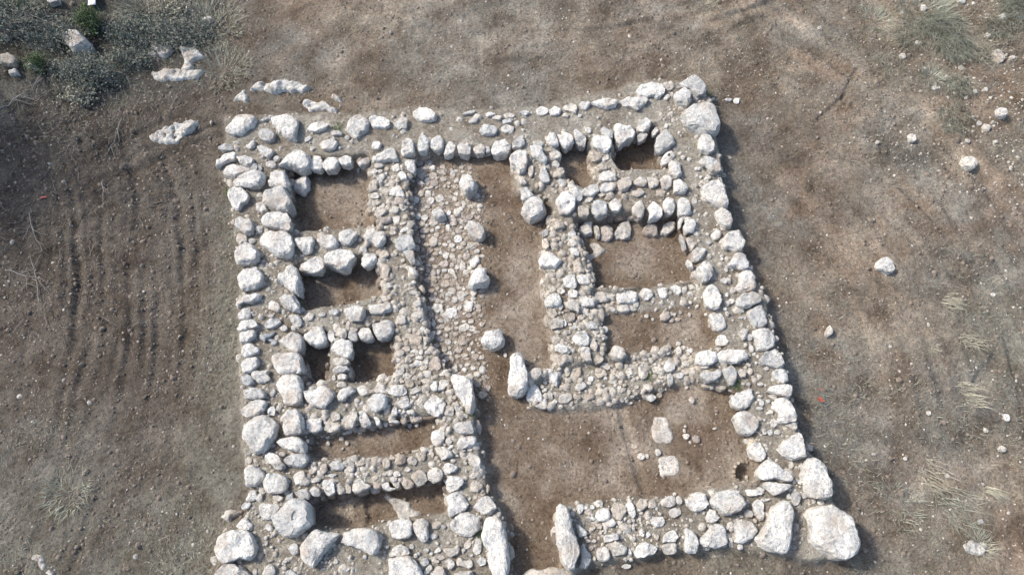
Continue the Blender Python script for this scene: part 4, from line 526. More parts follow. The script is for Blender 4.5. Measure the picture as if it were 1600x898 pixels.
def stone_mesh(poly, H, D, flat=0.0, hole=None):
    """rock from a plan outline: steep flanks, facets cut by random planes, weathered with noise"""
    per = sum(math.dist(poly[k], poly[(k + 1) % len(poly)]) for k in range(len(poly)))
    n = int(min(40, max(10, per / 0.062)))
    o = [(x * 1.05, y * 1.05) for x, y in resample(poly, n)]
    size = per / 4
    sx, sy = random.uniform(-99, 99), random.uniform(-99, 99)
    b = random.uniform(-0.05, 0.04)
    if size > 0.26:
        rings = [(0.88, -D), (0.97, 0.0), (1.0, 0.30 * H), (0.98, 0.58 * H), (0.92 + b, 0.82 * H), (0.80 + b, 0.96 * H), (0.62, 1.0 * H), (0.42, 1.02 * H), (0.20, 1.03 * H)]
    elif size > 0.13:
        rings = [(0.88, -D), (1.0, 0.30 * H), (0.97, 0.66 * H), (0.84 + b, 0.94 * H), (0.58, 1.0 * H), (0.28, 1.03 * H)]
    else:
        rings = [(0.88, -D), (1.0, 0.35 * H), (0.92, 0.78 * H), (0.60, 1.0 * H)]
    hx = hy = 0.0
    if hole:
        hx, hy, hr, hd = hole
        rings = rings[:5] + [(0.66, 0.97 * H), (-1.0, 1.0 * H), (-0.9, 0.97 * H), (-0.8, H - hd)]
    planes = []
    for _ in range(random.randint(4, 7)):
        a = random.uniform(0, 2 * math.pi); sl = random.uniform(0.15, 1.1) * (1 - 0.8 * flat)
        planes.append((math.cos(a) * sl, math.sin(a) * sl, H * random.uniform(0.98, 1.0 + 0.75 * sl + 0.1)))
    V = []
    fr = 1.9 / max(size, 0.05)
    for (s, z) in rings:
        for (x, y) in o:
            if s < 0:
                d = math.hypot(x, y) or 1
                xx, yy = hx + x / d * hr * -s, hy + y / d * hr * -s
            else:
                xx, yy = x * s, y * s
                if hole and s < 0.8: xx += hx * 0.5; yy += hy * 0.5
            zz = z
            if z > 0.1 * H and s > 0:
                for (a, b_, c) in planes:
                    zz = min(zz, c - (a * xx + b_ * yy) / max(size, 0.1) * H)
                zz = max(zz, 0.10 * H)
            v = noise.noise_vector(Vector(((xx + sx) * fr, (yy + sy) * fr, zz * fr)))
            w = noise.noise_vector(Vector(((xx + sx) * 11, (yy + sy) * 11, zz * 11)))
            k = 0.075 * size if s > 0 else 0.01 * size
            kk = min(0.030, 0.10 * size)
            V.append((xx + v.x * k + w.x * kk, yy + v.y * k + w.y * kk, zz + ((v.z * k * 1.6 + w.z * kk * (0.4 + 0.7 * abs(s))) if s > 0 else 0)))
    Fc = []
    nr = len(rings)
    for r in range(nr - 1):
        for k in range(n):
            a = r * n + k; b = r * n + (k + 1) % n
            Fc.append((a, b, b + n, a + n))
    top = V[(nr - 1) * n:]
    V.append((sum(t[0] for t in top) / n, sum(t[1] for t in top) / n, sum(t[2] for t in top) / n))
    for k in range(n):
        Fc.append(((nr - 1) * n + k, (nr - 1) * n + (k + 1) % n, len(V) - 1))
    return V, Fc, size

TINT = {'white': (0.76, 0.738, 0.695), 'grey': (0.62, 0.615, 0.595), 'buff': (0.58, 0.515, 0.435), 'blue': (0.50, 0.515, 0.515),
        'pink': (0.52, 0.455, 0.40), 'warm': (0.68, 0.64, 0.575), 'brown': (0.30, 0.24, 0.19)}
def tint(weights):
    names = list(weights); t = random.choices(names, [weights[k] for k in names])[0]
    f = random.uniform(0.84, 1.1)
    return tuple(min(0.85, c * f * 1.0) for c in TINT[t]) + (1.0,)

def place_stone(name, x, y, poly, parent, z=None, H=None, D=None, weights=None, flat=0.0, hole=None, origin=(0, 0, 0), mat=None):
    per = sum(math.dist(poly[k], poly[(k + 1) % len(poly)]) for k in range(len(poly)))
    size = per / 4
    if H is None: H = min(0.50, max(0.05, size * random.uniform(0.42, 0.62)))
    if D is None: D = min(0.30, 0.06 + 0.25 * size)
    if z is None: z = ground_z(x, y)
    V, Fc, _ = stone_mesh(poly, H, D, flat, hole)
    o = mesh_obj(name, V, Fc, mat or M_STONE, parent)
    o.location = (x - origin[0], y - origin[1], z - origin[2])
    o.color = tint(weights or {'white': 3, 'warm': 1, 'grey': 1})
    return o

def rubble_mesh(name, pts, sizes, mat, parent=None, base=(0, 0, 0)):
    """many small broken stones as one mesh: each a jittered, flattened octahedron with a cut top"""
    P = np.array([[1, 0, 0], [0.5, 0.87, 0], [-0.5, 0.87, 0], [-1, 0, 0], [-0.5, -0.87, 0], [0.5, -0.87, 0],
                  [0.55, 0.2, 0.8], [-0.2, 0.5, 0.85], [-0.25, -0.5, 0.8]])
    F = np.array([[0, 1, 6], [1, 7, 6], [1, 2, 7], [2, 3, 7], [3, 8, 7], [3, 4, 8], [4, 5, 8], [5, 6, 8], [5, 0, 6], [6, 7, 8]])
    n = len(pts)
    a = rng.uniform(0, 2 * math.pi, n)
    v = np.repeat(P[None], n, 0) + rng.uniform(-0.22, 0.22, (n, 9, 3))
    v[:, :, 0] *= rng.uniform(0.8, 1.35, n)[:, None]
    v[:, :6, 2] -= 0.35
    v[:, :, 2] *= rng.uniform(0.55, 1.0, n)[:, None]
    ca_, sa_ = np.cos(a)[:, None], np.sin(a)[:, None]
    x = v[:, :, 0] * ca_ - v[:, :, 1] * sa_; y = v[:, :, 0] * sa_ + v[:, :, 1] * ca_
    s = sizes[:, None]
    out = np.stack([x * s + pts[:, 0:1] - base[0], y * s + pts[:, 1:2] - base[1], v[:, :, 2] * s + pts[:, 2:3] - base[2]], -1)
    f = F[None] + (np.arange(n) * 9)[:, None, None]
    return fast_mesh(name, out.reshape(-1, 3), f.reshape(-1, 3), mat, parent)

WALLS = {
 'N': ('stone_wall', 'low double-faced stone wall along the far end of the building', {'white': 4, 'grey': 3, 'warm': 2}, 0.34),
 'W': ('stone_wall', 'thick boulder wall down the whole left-hand long side of the building', {'white': 5, 'grey': 3, 'blue': 1}, 0.45),
 'E': ('stone_wall', 'thick boulder wall down the whole right-hand long side, casting shadow outside', {'white': 5, 'grey': 2, 'warm': 1}, 0.45),
 'F': ('stone_wall', 'crumbly small-rubble wall between the left-hand rooms and the cobbled strip', {'buff': 2, 'warm': 4, 'white': 2, 'pink': 1}, 0.35),
 'I': ('stone_wall', 'ragged wall of mixed stones between the bare courtyard and the right-hand rooms', {'warm': 4, 'white': 2, 'buff': 2, 'grey': 1}, 0.4),
 'K': ('stone_wall', 'short buff stone wall between the two smallest pits at the top right', {'buff': 3, 'warm': 2}, 0.4),
 'J1': ('stone_wall', 'two-row cross wall just below the two smallest pits at the top right', {'warm': 3, 'white': 2, 'buff': 2}, 0.4),
 'J2': ('stone_wall', 'single low row of small blocks crossing the middle of the right-hand rooms', {'white': 2, 'warm': 4, 'buff': 1}, 0.35),
 'J3': ('stone_wall', 'collapsed rubble cross wall running right from the fallen pillar stone', {'warm': 4, 'buff': 3, 'white': 2}, 0.35),
 'G1': ('stone_wall', 'cross wall between the two upper left-hand rooms, ending in a split block', {'white': 4, 'grey': 2, 'warm': 2}, 0.42),
 'G2': ('stone_wall', 'cross wall of rounded blocks above the narrow stone stub on the left', {'white': 4, 'warm': 2, 'grey': 1}, 0.42),
 'G3': ('stone_wall', 'narrow stub of thin stacked stones dividing two small left-hand rooms', {'warm': 4, 'white': 1}, 0.4),
 'G4': ('stone_wall', 'wide rubble cross wall on the left ending in the big leaning slab', {'white': 4, 'warm': 3, 'grey': 1}, 0.4),
 'G5': ('stone_wall', 'lower left cross wall of small stones with a round yellowish block', {'white': 3, 'warm': 4, 'buff': 2}, 0.4),
 'M': ('stone_wall', 'short pier wall of squared blocks beside the open court, left of its doorway', {'white': 3, 'warm': 3}, 0.42),
 'S': ('stone_wall', 'front wall stretch right of the doorway with long slab at its end', {'white': 5, 'warm': 3, 'buff': 1}, 0.42),
 'Q': ('stone_wall', 'front wall stretch left of the doorway with big pale slab at its end', {'white': 4, 'grey': 3, 'warm': 1}, 0.42),
}
roots = {}; wall_stones = {}
for code, (name, label, wts, hf) in WALLS.items():
    S = parse(STONES[code])
    low = parse(STONES[code + 'l']) if code + 'l' in STONES else []
    hol = parse(STONES[code + 'h']) if code + 'h' in STONES else []
    mx = sum(s[0] for s in S) / len(S); my = sum(s[1] for s in S) / len(S)
    base = (mx, my, ground_z(mx, my))
    root = empty(name, base)
    tag(root, label, 'wall', 'walls of the excavated building', 'thing')
    roots[code] = (root, base); wall_stones[code] = [(s[0], s[1]) for s in S]
    for (x, y, p) in S:
        per = sum(math.dist(p[k], p[(k + 1) % len(p)]) for k in range(len(p)))
        size = per / 4
        z = max(ground_z(x, y), -1 if size < 0.15 else -0.02 if code in ('J2', 'J3') else 0.14)
        w = dict(wts)
        if code in 'NW' and x < -5.5 and y > 9.3: w = {'grey': 3, 'blue': 3, 'white': 2}
        if size > 0.30: w = {'white': 5, 'grey': 2}
        if size > 0.42: w = {'white': 1}
        if code == 'E' and y > 10.2: w = {'grey': 4, 'white': 3}
        H = min(0.46, max(0.05, size * random.uniform(hf - 0.06, hf + 0.12)))
        if code == 'N' and y > 11.9: H *= 0.75
        hole = None
        if code == 'E' and abs(x - PT['hole'][0]) < 0.2 and abs(y - PT['hole'][1]) < 0.2:
            hole = (0.03, 0.05, 0.06, 0.2)
        place_stone('stone', x, y, p, root, z=z, H=H, D=0.05 + 0.40 * min(size, 0.6), weights=w, flat=random.uniform(0.0, 0.45) if size < 0.38 else random.uniform(0.6, 0.85), hole=hole, origin=base)
    for (x, y, p) in low:
        place_stone('stone', x, y, p, root, z=-0.23, H=random.uniform(0.14, 0.22), D=0.06, weights={'pink': 1, 'warm': 3}, flat=0.5, origin=base)
    for (x, y, p) in hol:
        o = place_stone('hollowed_stone', x, y, p, root, z=0.2, H=0.42, D=0.3, weights={'grey': 1}, flat=0.8, hole=(0.10, 0.03, 0.10, 0.035), origin=base)
        o['label'] = 'round grey boulder with a hollow worn in its top'

# lower courses of the wall faces, seen where rooms are dug below the walls
course = {}
for k, (z, pl) in ROOMS.items():
    if k in ('R2',): continue
    L = len(pl)
    for e in range(L):
        a = pl[e]; b = pl[(e + 1) % L]
        d = math.dist(a, b)
        t = random.uniform(0.0, 0.1)
        tx, ty = (b[0] - a[0]) / d, (b[1] - a[1]) / d
        while t < d:
            w = random.uniform(0.12, 0.40)
            x, y = a[0] + tx * (t + w / 2), a[1] + ty * (t + w / 2)
            t += w * random.uniform(0.9, 1.25)
            if random.random() < 0.12: continue
            # only where a wall top really rises beside the edge
            up = max(ground_z(x - ty * 0.3, y + tx * 0.3), ground_z(x + ty * 0.3, y - tx * 0.3))
            if up < z + 0.24: continue
            n1z = ground_z(x - ty * 0.3, y + tx * 0.3); ny = tx if n1z == up else -tx
            if ny < -0.25: continue
            best = min(wall_stones, key=lambda c: min((x - p[0]) ** 2 + (y - p[1]) ** 2 for p in wall_stones[c]))
            if len(course.get(best, [])) > 150: continue
            course.setdefault(best, []).append((x, y, tx, ty, w, z))
for code, items in course.items():
    root, base = roots[code]
    for (x, y, tx, ty, w, z) in items:
        dpt = random.uniform(0.07, 0.12)
        p = []
        for q in range(8):
            t = 2 * math.pi * q / 8
            u, v = w / 2 * math.cos(t) * random.uniform(0.95, 1.1), dpt * math.sin(t)
            p.append((u * tx - v * ty, u * ty + v * tx))
        place_stone('stone', x, y, p, root, z=z, H=max(0.12, random.uniform(-0.02, 0.14) - z), D=0.06, weights={'brown': 3, 'buff': 3, 'pink': 2, 'warm': 1}, flat=0.7, origin=base)

# broken packing between the faces of each wall
ftop_in = ftop & ~room_mask
fi = np.argwhere(ftop_in)
pick = fi[rng.integers(0, len(fi), 17000)]
rx = gx[pick[:, 0]] + rng.uniform(-0.03, 0.03, len(pick)); ry = gy[pick[:, 1]] + rng.uniform(-0.03, 0.03, len(pick))
owner = np.empty(len(rx), dtype=object); dbest = np.full(len(rx), 1e9)
for code, ps in wall_stones.items():
    P_ = np.array(ps)
    d = np.min((rx[:, None] - P_[None, :, 0]) ** 2 + (ry[:, None] - P_[None, :, 1]) ** 2, 1)
    m = d < dbest; dbest[m] = d[m]; owner[m] = code
dens = 0.35 + 0.65 * sstep(-0.15, 0.25, fbm(rx, ry, 91, 0.9, 3))
mess = {'F': 1.0, 'J3': 1.0, 'I': 0.9, 'Q': 0.7, 'G4': 0.8, 'S': 0.8, 'E': 0.7, 'M': 0.9, 'G5': 0.9, 'J1': 0.6, 'W': 0.75, 'N': 0.25, 'J2': 0.6}
for code in wall_stones:
    m = (owner == code) & (dbest < 0.5) & (rng.uniform(0, 1, len(rx)) < dens * mess.get(code, 0.5))
    if m.sum() < 5: continue
    root, base = roots[code]
    s = np.clip(rng.lognormal(-3.05 if code in ('F', 'J3', 'I', 'G4', 'M') else -3.5, 0.55, m.sum()), 0.012, 0.12)
    p = np.stack([rx[m], ry[m], ground_zs(rx[m], ry[m])], -1)
    o = rubble_mesh('rubble', p, s, M_STONE, root, base)
    o.color = (0.60, 0.55, 0.48, 1) if code in ('F', 'J3', 'I', 'K', 'J1') else (0.64, 0.60, 0.54, 1)
    o['kind'] = 'stuff'

# cobbled strip
S = parse(STONES['P'])
pb = (sum(s[0] for s in S) / len(S), sum(s[1] for s in S) / len(S), -0.12)
pave = empty('cobbled_pavement', pb)
tag(pave, 'strip of uneven cobbles laid in the soil beside the crumbly rubble wall', 'pavement', kind='structure')
for (x, y, p) in S:
    per = sum(math.dist(p[k], p[(k + 1) % len(p)]) for k in range(len(p)))
    place_stone('cobble', x, y, p, pave, z=ground_z(x, y) - 0.005, H=min(0.06, 0.025 + 0.12 * per / 4), D=0.06, weights={'warm': 5, 'white': 3, 'pink': 3, 'buff': 2}, flat=0.6, origin=pb)
pp = np.array([(s[0], s[1]) for s in S])
pvp = [PT['p%d' % q] for q in range(1, 9)]
added = []
for _ in range(4000):
    if len(added) > 135: break
    x = random.uniform(min(p[0] for p in pvp), max(p[0] for p in pvp)); y = random.uniform(min(p[1] for p in pvp), max(p[1] for p in pvp))
    if not bool(in_poly(np.array([x]), np.array([y]), pvp)[0]): continue
    if np.min(np.hypot(pp[:, 0] - x, pp[:, 1] - y)) < 0.115: continue
    pp = np.vstack([pp, [x, y]]); added.append(1)
    w = random.uniform(0.05, 0.085)
    p = [(w * math.cos(t) * random.uniform(0.75, 1.25), w * math.sin(t) * random.uniform(0.7, 1.1)) for t in [2 * math.pi * q / 8 for q in range(8)]]
    place_stone('cobble', x, y, p, pave, z=ground_z(x, y) - 0.01, H=0.04, D=0.05, weights={'warm': 5, 'pink': 3, 'buff': 3}, flat=0.7, origin=pb)
k = rng.integers(0, len(pp), 2200)
q = pp[k] + rng.normal(0, 0.13, (2200, 2))
o = rubble_mesh('pebbles', np.stack([q[:, 0], q[:, 1], ground_zs(q[:, 0], q[:, 1])], -1), np.clip(rng.lognormal(-3.9, 0.45, 2200), 0.01, 0.05), M_STONE, pave, pb)
o.color = (0.52, 0.46, 0.40, 1); o['kind'] = 'stuff'

# ------------------------------------------------------------------ boulders and slabs that stand alone
def bedrock(name, x0, y0, poly, lift, rough, seed):
    """rock surface that breaks through the soil in places: a fine sheet whose low parts lie under the ground"""
    xs = np.arange(min(p[0] for p in poly) - 0.06, max(p[0] for p in poly) + 0.06, 0.03)
    ys = np.arange(min(p[1] for p in poly) - 0.06, max(p[1] for p in poly) + 0.06, 0.03)
    GX, GY = np.meshgrid(xs, ys, indexing='ij')
    wx, wy = GX + 0.06 * fbm(GX, GY, seed + 3, 0.22, 3), GY + 0.06 * fbm(GX, GY, seed + 8, 0.22, 3)
    m = blur(np.where(in_poly(wx, wy, poly), 1.0, 0.0), 2)
    z0 = ground_z(x0, y0)
    gz = blur(ground_zs(GX + x0, GY + y0), 2) - z0
    nn = fbm(GX, GY, seed, 0.32, 4, 0.6)
    Zr = gz + (lift + rough * nn - 0.35 * rough * (np.abs(fbm(GX, GY, seed + 20, 0.25, 2)) < 0.07)) * m - 0.12 * (1 - m)
    a, b = GX.shape
    id_ = np.arange(a * b).reshape(a, b)
    q = np.stack([id_[:-1, :-1], id_[1:, :-1], id_[1:, 1:], id_[:-1, 1:]], -1).reshape(-1, 4)
    keep = (m[:-1, :-1].ravel() > 0.02)
    o = fast_mesh(name, np.stack([GX, GY, Zr], -1).reshape(-1, 3), q[keep], M_STONE, smooth=False)
    o.location = (x0, y0, z0)
    return o
LOOSE = {
 'B1': ('boulder', 'chalky white block lying alone in the top left-hand room', 0.22, {'white': 1}),
 'B2': ('boulder', 'white faceted boulder sitting on the cobbled strip', 0.26, {'white': 1}),
 'B3': ('boulder', 'pale rounded boulder standing upright near the top of the bare courtyard', 0.42, {'white': 1}),
 'B4': ('boulder', 'grey angular boulder at the edge of the cobbles, second one down', 0.34, {'grey': 1}),
 'B5': ('boulder', 'large rounded boulder at the upper right corner of the courtyard floor', 0.45, {'white': 1}),
 'B6': ('boulder', 'rough pitted white boulder at the edge of the cobbles, third one down', 0.40, {'white': 1}),
 'B7': ('pillar_stone', 'long pale squared pillar stone at the right end of the rubble cross wall', 0.42, {'white': 1}),
 'B8': ('boulder', 'squarish white boulder beside the dark soil patch, nearest the pillar stone', 0.38, {'white': 1}),
 'B9': ('boulder', 'buff crumbling stone alone on the floor below the single block row', 0.16, {'warm': 1}),
 'B11': ('boulder', 'small round stone just outside the right-hand long wall in its shadow', 0.2, {'grey': 1}),
 'B12': ('boulder', 'broad pale slab lying across the threshold at the bottom edge', 0.30, {'warm': 1}),
 'B13': ('floor_slab', 'flat octagonal white slab set in the court floor, the upper one', 0.07, {'white': 1}),
 'B14': ('floor_slab', 'flat round white slab set in the court floor, the lower one', 0.07, {'white': 1}),
 'B15': ('boulder', 'large smooth grey boulder among the grey scrub at top left', 0.42, {'grey': 1}),
 'B16': ('boulder', 'small pale boulder in the scrub beside the green bush', 0.22, {'white': 1}),
 'B17': ('boulder', 'small pale stone on the dark bank at the left edge, uppermost', 0.14, {'warm': 1}),
 'B18': ('boulder', 'brownish flat boulder on the dark bank at the left edge', 0.22, {'buff': 1}),
 'B19': ('boulder', 'white oblong boulder beside a green sprig on the left bank', 0.22, {'white': 1}),
 'B20': ('boulder', 'pale stone just below the brownish flat boulder on the left bank', 0.16, {'white': 1}),
 'B21': ('boulder', 'grey stone cut by the left picture edge', 0.24, {'grey': 1}),
 'B22': ('boulder', 'small angular pale stone alone on the soil right of the long wall', 0.16, {'warm': 1}),
 'B23': ('boulder', 'rounded white stone alone on the open soil far right of the building', 0.22, {'white': 1}),
 'B24': ('boulder', 'bright white round stone on the stony bank at upper right', 0.18, {'white': 1}),
 'B25': ('boulder', 'larger buff stone on the stony bank at the right, below the white one', 0.22, {'warm': 1}),
}
for code, (name, label, H, w) in LOOSE.items():
    if code not in STONES: continue
    x, y, p = parse(STONES[code])[0]
    if code in ('B13', 'B14'):
        o = bedrock(name, x, y, [(u * 1.12, v * 1.12) for u, v in p], 0.03, 0.035, 700 + len(label)); o.color = (0.66, 0.62, 0.56, 1)
        tag(o, label, 'slab'); continue
    o = place_stone(name, x, y, p, None, H=H, D=0.12, weights=w, flat=0.75 if 'slab' in name or 'pillar' in name else random.uniform(0.2, 0.6))
    tag(o, label, 'slab' if 'slab' in name else 'pillar' if 'pillar' in name else 'boulder')

# bedrock showing at the surface
OUT = ['broad patchy limestone outcrop above the far left wall corner', 'narrow pointed outcrop just above the dark corner boulder', 'long white outcrop lying flat above the far wall', 'small white outcrop beside the long flat one',
       'ragged white outcrop at the lower left beside the corner boulders', 'low rounded outcrop in thin grass at the lower right', 'broken white outcrop in the grey scrub, upper one', 'upright white outcrop in the scrub, joined at a corner', 'long cracked white outcrop in the scrub, lower one',
       'half-buried grey outcrop left of the far wall corner', 'small white outcrop at the scrub edge near the top', 'low white outcrop at the bottom left corner of the picture']
for i, (x, y, p) in enumerate(parse(STONES['O'])):
    patchy = i in (0, 6, 9, 5, 11)
    o = bedrock('rock_outcrop', x, y, [(u * 1.08, v * 1.08) for u, v in p], 0.13 if i == 0 else 0.085 if patchy else 0.10, 0.14 if patchy else 0.10, 300 + 31 * i)
    o.color = (0.66, 0.64, 0.60, 1)
    tag(o, OUT[i % len(OUT)], 'outcrop', 'bedrock outcrops')
OUT2 = ['flat pale rock patch in the floor below the low stone row', 'pale sliver of rock in the dark floor left of the stone stub', 'white chalky rock patch in the floor of the lowest left-hand room']
for i, (x, y, p) in enumerate(parse(STONES['O2'])):
    o = bedrock('floor_rock', x, y, [(u * 1.12, v * 1.12) for u, v in p], 0.05, 0.05, 900 + 17 * i)
    o.color = (0.58, 0.52, 0.46, 1) if i == 0 else (0.66, 0.63, 0.58, 1)
    tag(o, OUT2[i % 3], 'bedrock')
def where(x, y):
    if y > 12: return 'outside the far wall'
    if x > 5.8: return 'outside the right-hand long wall'
    for k, (z, pl) in ROOMS.items():
        if bool(in_poly(np.array([x]), np.array([y]), pl)[0]):
            return {'A': 'in the top left-hand room', 'B': 'in the second left-hand room', 'E': 'in the shallow left-hand room', 'south': 'on the floor of the wide front court', 'court': 'on the bare courtyard floor', 'F': 'in the lowest left-hand room'}.get(k, 'inside a small room')
    return 'in front of the front wall' if y < 1.5 else 'beside the rubble cross wall'
ORD = ['first', 'second', 'third', 'fourth', 'fifth', 'sixth', 'seventh', 'eighth', 'ninth', 'tenth', 'eleventh', 'twelfth', 'thirteenth', 'fourteenth', 'fifteenth', 'sixteenth', 'seventeenth', 'eighteenth', 'nineteenth', 'twentieth', 'twenty-first', 'twenty-second', 'twenty-third', 'twenty-fourth', 'twenty-fifth', 'twenty-sixth']
cnt = {}
for (x, y, p) in sorted(parse(STONES['R']), key=lambda s: s[0]):
    o = place_stone('loose_stone', x, y, p, None, H=None, D=0.03, weights={'white': 1, 'warm': 2, 'pink': 1})
    wh = where(x, y); cnt[wh] = cnt.get(wh, 0) + 1
    tag(o, 'small stone %s, %s from left' % (wh, ORD[cnt[wh] - 1]), 'stone', 'small loose stones lying ' + wh)

cnt = {}
for (x, y, p) in sorted(parse(STONES['U']), key=lambda s: s[0]):
    o = place_stone('loose_stone', x, y, p, None, H=None, D=0.04, weights={'white': 2, 'warm': 3, 'grey': 2})
    wh = 'on the stony bank at upper right' if y > 9.5 else 'on the open soil at lower right'
    cnt[wh] = cnt.get(wh, 0) + 1
    tag(o, 'small pale stone %s, %s from the left' % (wh, ORD[cnt[wh] - 1]), 'stone', 'small stones ' + wh)

# ring of small stones round the pit
pit = empty('pit_ring', (PT['pit'][0], PT['pit'][1], -0.14))
tag(pit, 'ragged ring of small stones around the round pit in the court floor', 'stone ring')
for k in range(15):
    a = 2 * math.pi * k / 15 + random.uniform(-0.1, 0.1)
    w = random.uniform(0.03, 0.06)
    x, y = 0.27 * math.cos(a), 0.27 * math.sin(a)
    p = [(w * math.cos(t) * random.uniform(0.8, 1.2), w * math.sin(t)) for t in [2 * math.pi * q / 7 for q in range(7)]]
    place_stone('stone', PT['pit'][0] + x, PT['pit'][1] + y, p, pit, H=0.05, D=0.03, weights={'buff': 1, 'brown': 3}, origin=(PT['pit'][0], PT['pit'][1], -0.14))

# ------------------------------------------------------------------ scattered grit, clods, thin grass
def scatter(n, x0, x1, y0, y1, fn):
    x = rng.uniform(x0, x1, n); y = rng.uniform(y0, y1, n)
    m = rng.uniform(0, 1, n) < fn(x, y)
    return x[m], y[m]
def off_walls(x, y):
    i = np.clip(ci0 + (x + 17.5) / STEP, 0, nx_ - 1).astype(int); j = np.clip(cj0 + (y + 1.8) / STEP, 0, ny_ - 1).astype(int)
    return ~ftop_in[i, j]
x, y = scatter(36000, -17, 17, -1.5, 18, lambda x, y: (0.25 + 0.5 * sstep(-0.1, 0.4, fbm(x, y, 101, 1.6, 3)) + 0.35 * sstep(9, 13, x)) * off_walls(x, y))
gs = np.clip(rng.lognormal(-4.45, 0.55, len(x)) * (1 + 0.5 * sstep(9.5, 12.5, x) * sstep(8, 11, y)), 0.005, 0.07)
o = rubble_mesh('gravel', np.stack([x, y, ground_zs(x, y)], -1), gs, M_PEBBLE)
tag(o, 'small pale pebbles strewn over the soil', 'gravel', kind='stuff')
x, y = scatter(60000, -17, 17, -1.5, 18, lambda x, y: (0.15 + 0.3 * sstep(-6, -8, x) + 0.5 * sstep(0.1, 0.4, fbm(x, y, 111, 1.2, 3))) * off_walls(x, y))
o = rubble_mesh('soil_crumbs', np.stack([x, y, ground_zs(x, y)], -1), np.clip(rng.lognormal(-3.9, 0.45, len(x)), 0.008, 0.07), M_CLOD)
tag(o, 'loose crumbs and clods of brown soil', 'soil', kind='stuff')
x, y = scatter(16000, -17, 17, -1.5, 18, lambda x, y: (0.10 + 0.12 * sstep(-6.5, -8, x) * sstep(3, 6, y) + 0.6 * sstep(9.5, 12, x) * sstep(8, 11, y) + 0.25 * sstep(0.15, 0.4, fbm(x, y, 171, 1.0, 3))) * off_walls(x, y))
o = rubble_mesh('soil_clods', np.stack([x, y, ground_zs(x, y)], -1), np.clip(rng.lognormal(-3.35, 0.4, len(x)), 0.02, 0.10), M_CLOD)
tag(o, 'larger clods of dry brown soil', 'soil', kind='stuff')

def blades(x, y, z, length, lean, width, seg=2, az=None):
    """arched grass blades as tapering strips"""
    n = len(x)
    a = rng.uniform(0, 2 * math.pi, n) if az is None else az
    dx, dy = np.cos(a), np.sin(a)
    V = np.zeros((n, 2 * seg + 1, 3)); 
    for s in range(seg + 1):
        t = s / seg
        out = length * lean * (t ** 1.5); up = length * np.sqrt(np.maximum(0.02, 1 - lean ** 2)) * t * (1 - 0.35 * t * lean)
        w = width * (1 - t) * 0.5
        cx, cy, cz = x + dx * out, y + dy * out, z + up - 0.01
        if s < seg:
            V[:, 2 * s] = np.stack([cx - dy * w, cy + dx * w, cz], -1)
            V[:, 2 * s + 1] = np.stack([cx + dy * w, cy - dx * w, cz], -1)
        else:
            V[:, 2 * s] = np.stack([cx, cy, cz], -1)
    F = []
    for s in range(seg - 1):
        F += [[2 * s, 2 * s + 1, 2 * s + 3], [2 * s, 2 * s + 3, 2 * s + 2]]
    F += [[2 * seg - 2, 2 * seg - 1, 2 * seg]]
    F = np.array(F)[None] + (np.arange(n) * (2 * seg + 1))[:, None, None]
    return V.reshape(-1, 3), F.reshape(-1, 3)

def turf(x, y):
    n = fbm(x, y, 121, 1.5, 4)
    left = sstep(-9, -12, x) * sstep(9, 12, y) * 0.8 + (1 - sstep(2, 4.5, y)) * (1 - sstep(-6.5, -5.5, x)) * 0.9
    left = left + 1.3 * np.exp(-((x + 7.1) / 0.55) ** 2) * (1 - sstep(8.5, 10, y))
    right = sstep(6.2, 7.5, x) * (0.35 + 0.5 * (1 - sstep(3, 6, y))) + sstep(10, 13, x) * sstep(10, 13, y) * 0.5
    north = sstep(11.8, 12.6, y) * 0.45 * (1 - sstep(-3, 6, x) * 0.4)
    return np.clip((left + right + north + 0.05) * sstep(-0.15, 0.35, n), 0, 1) * off_walls(x, y)
x, y = scatter(110000, -17, 17, -1.5, 18, turf)
n = len(x)
V, F = blades(x, y, ground_zs(x, y), rng.uniform(0.07, 0.24, n), rng.uniform(0.6, 0.98, n), 0.012)
h = len(F) // 2
o = fast_mesh('thin_grass', V, F, M_GREYGRASS)
tag(o, 'thin dry grey-green grass growing in patches on the soil', 'grass', kind='stuff')
o.data.materials.append(M_DRY)
mi = np.repeat((rng.uniform(0, 1, n) < 0.35).astype(np.int32), len(F) // n)
o.data.polygons.foreach_set('material_index', mi)

# grass tufts that can be told apart
def tuft(px, r, nb, length, mat, label, az=None, spread=0.6, group='dry grass tufts on the right-hand soil'):
    x0, y0 = px
    z0 = ground_z(x0, y0)
    t = rng.uniform(0, 2 * math.pi, nb); rr = r * np.sqrt(rng.uniform(0, 1, nb))
    x, y = rr * np.cos(t), rr * np.sin(t)
    a = t + rng.normal(0, 0.6, nb) if az is None else az + rng.normal(0, spread, nb)
    V, F = blades(x, y, ground_zs(x + x0, y + y0) - z0, length * rng.uniform(0.5, 1.1, nb), rng.uniform(0.55, 0.97, nb), 0.013, 3, a)
    o = fast_mesh('grass_tuft', V, F, mat)
    o.location = (x0, y0, z0)
    tag(o, label, 'grass tuft', group)
    return o
for (p, r, nb, ln, mt, lb, az, sp) in TUFTS:
    tuft(PT[p], r, nb, ln, {'d': M_DRY, 'g': M_GREYGRASS}[mt], lb, az, sp)

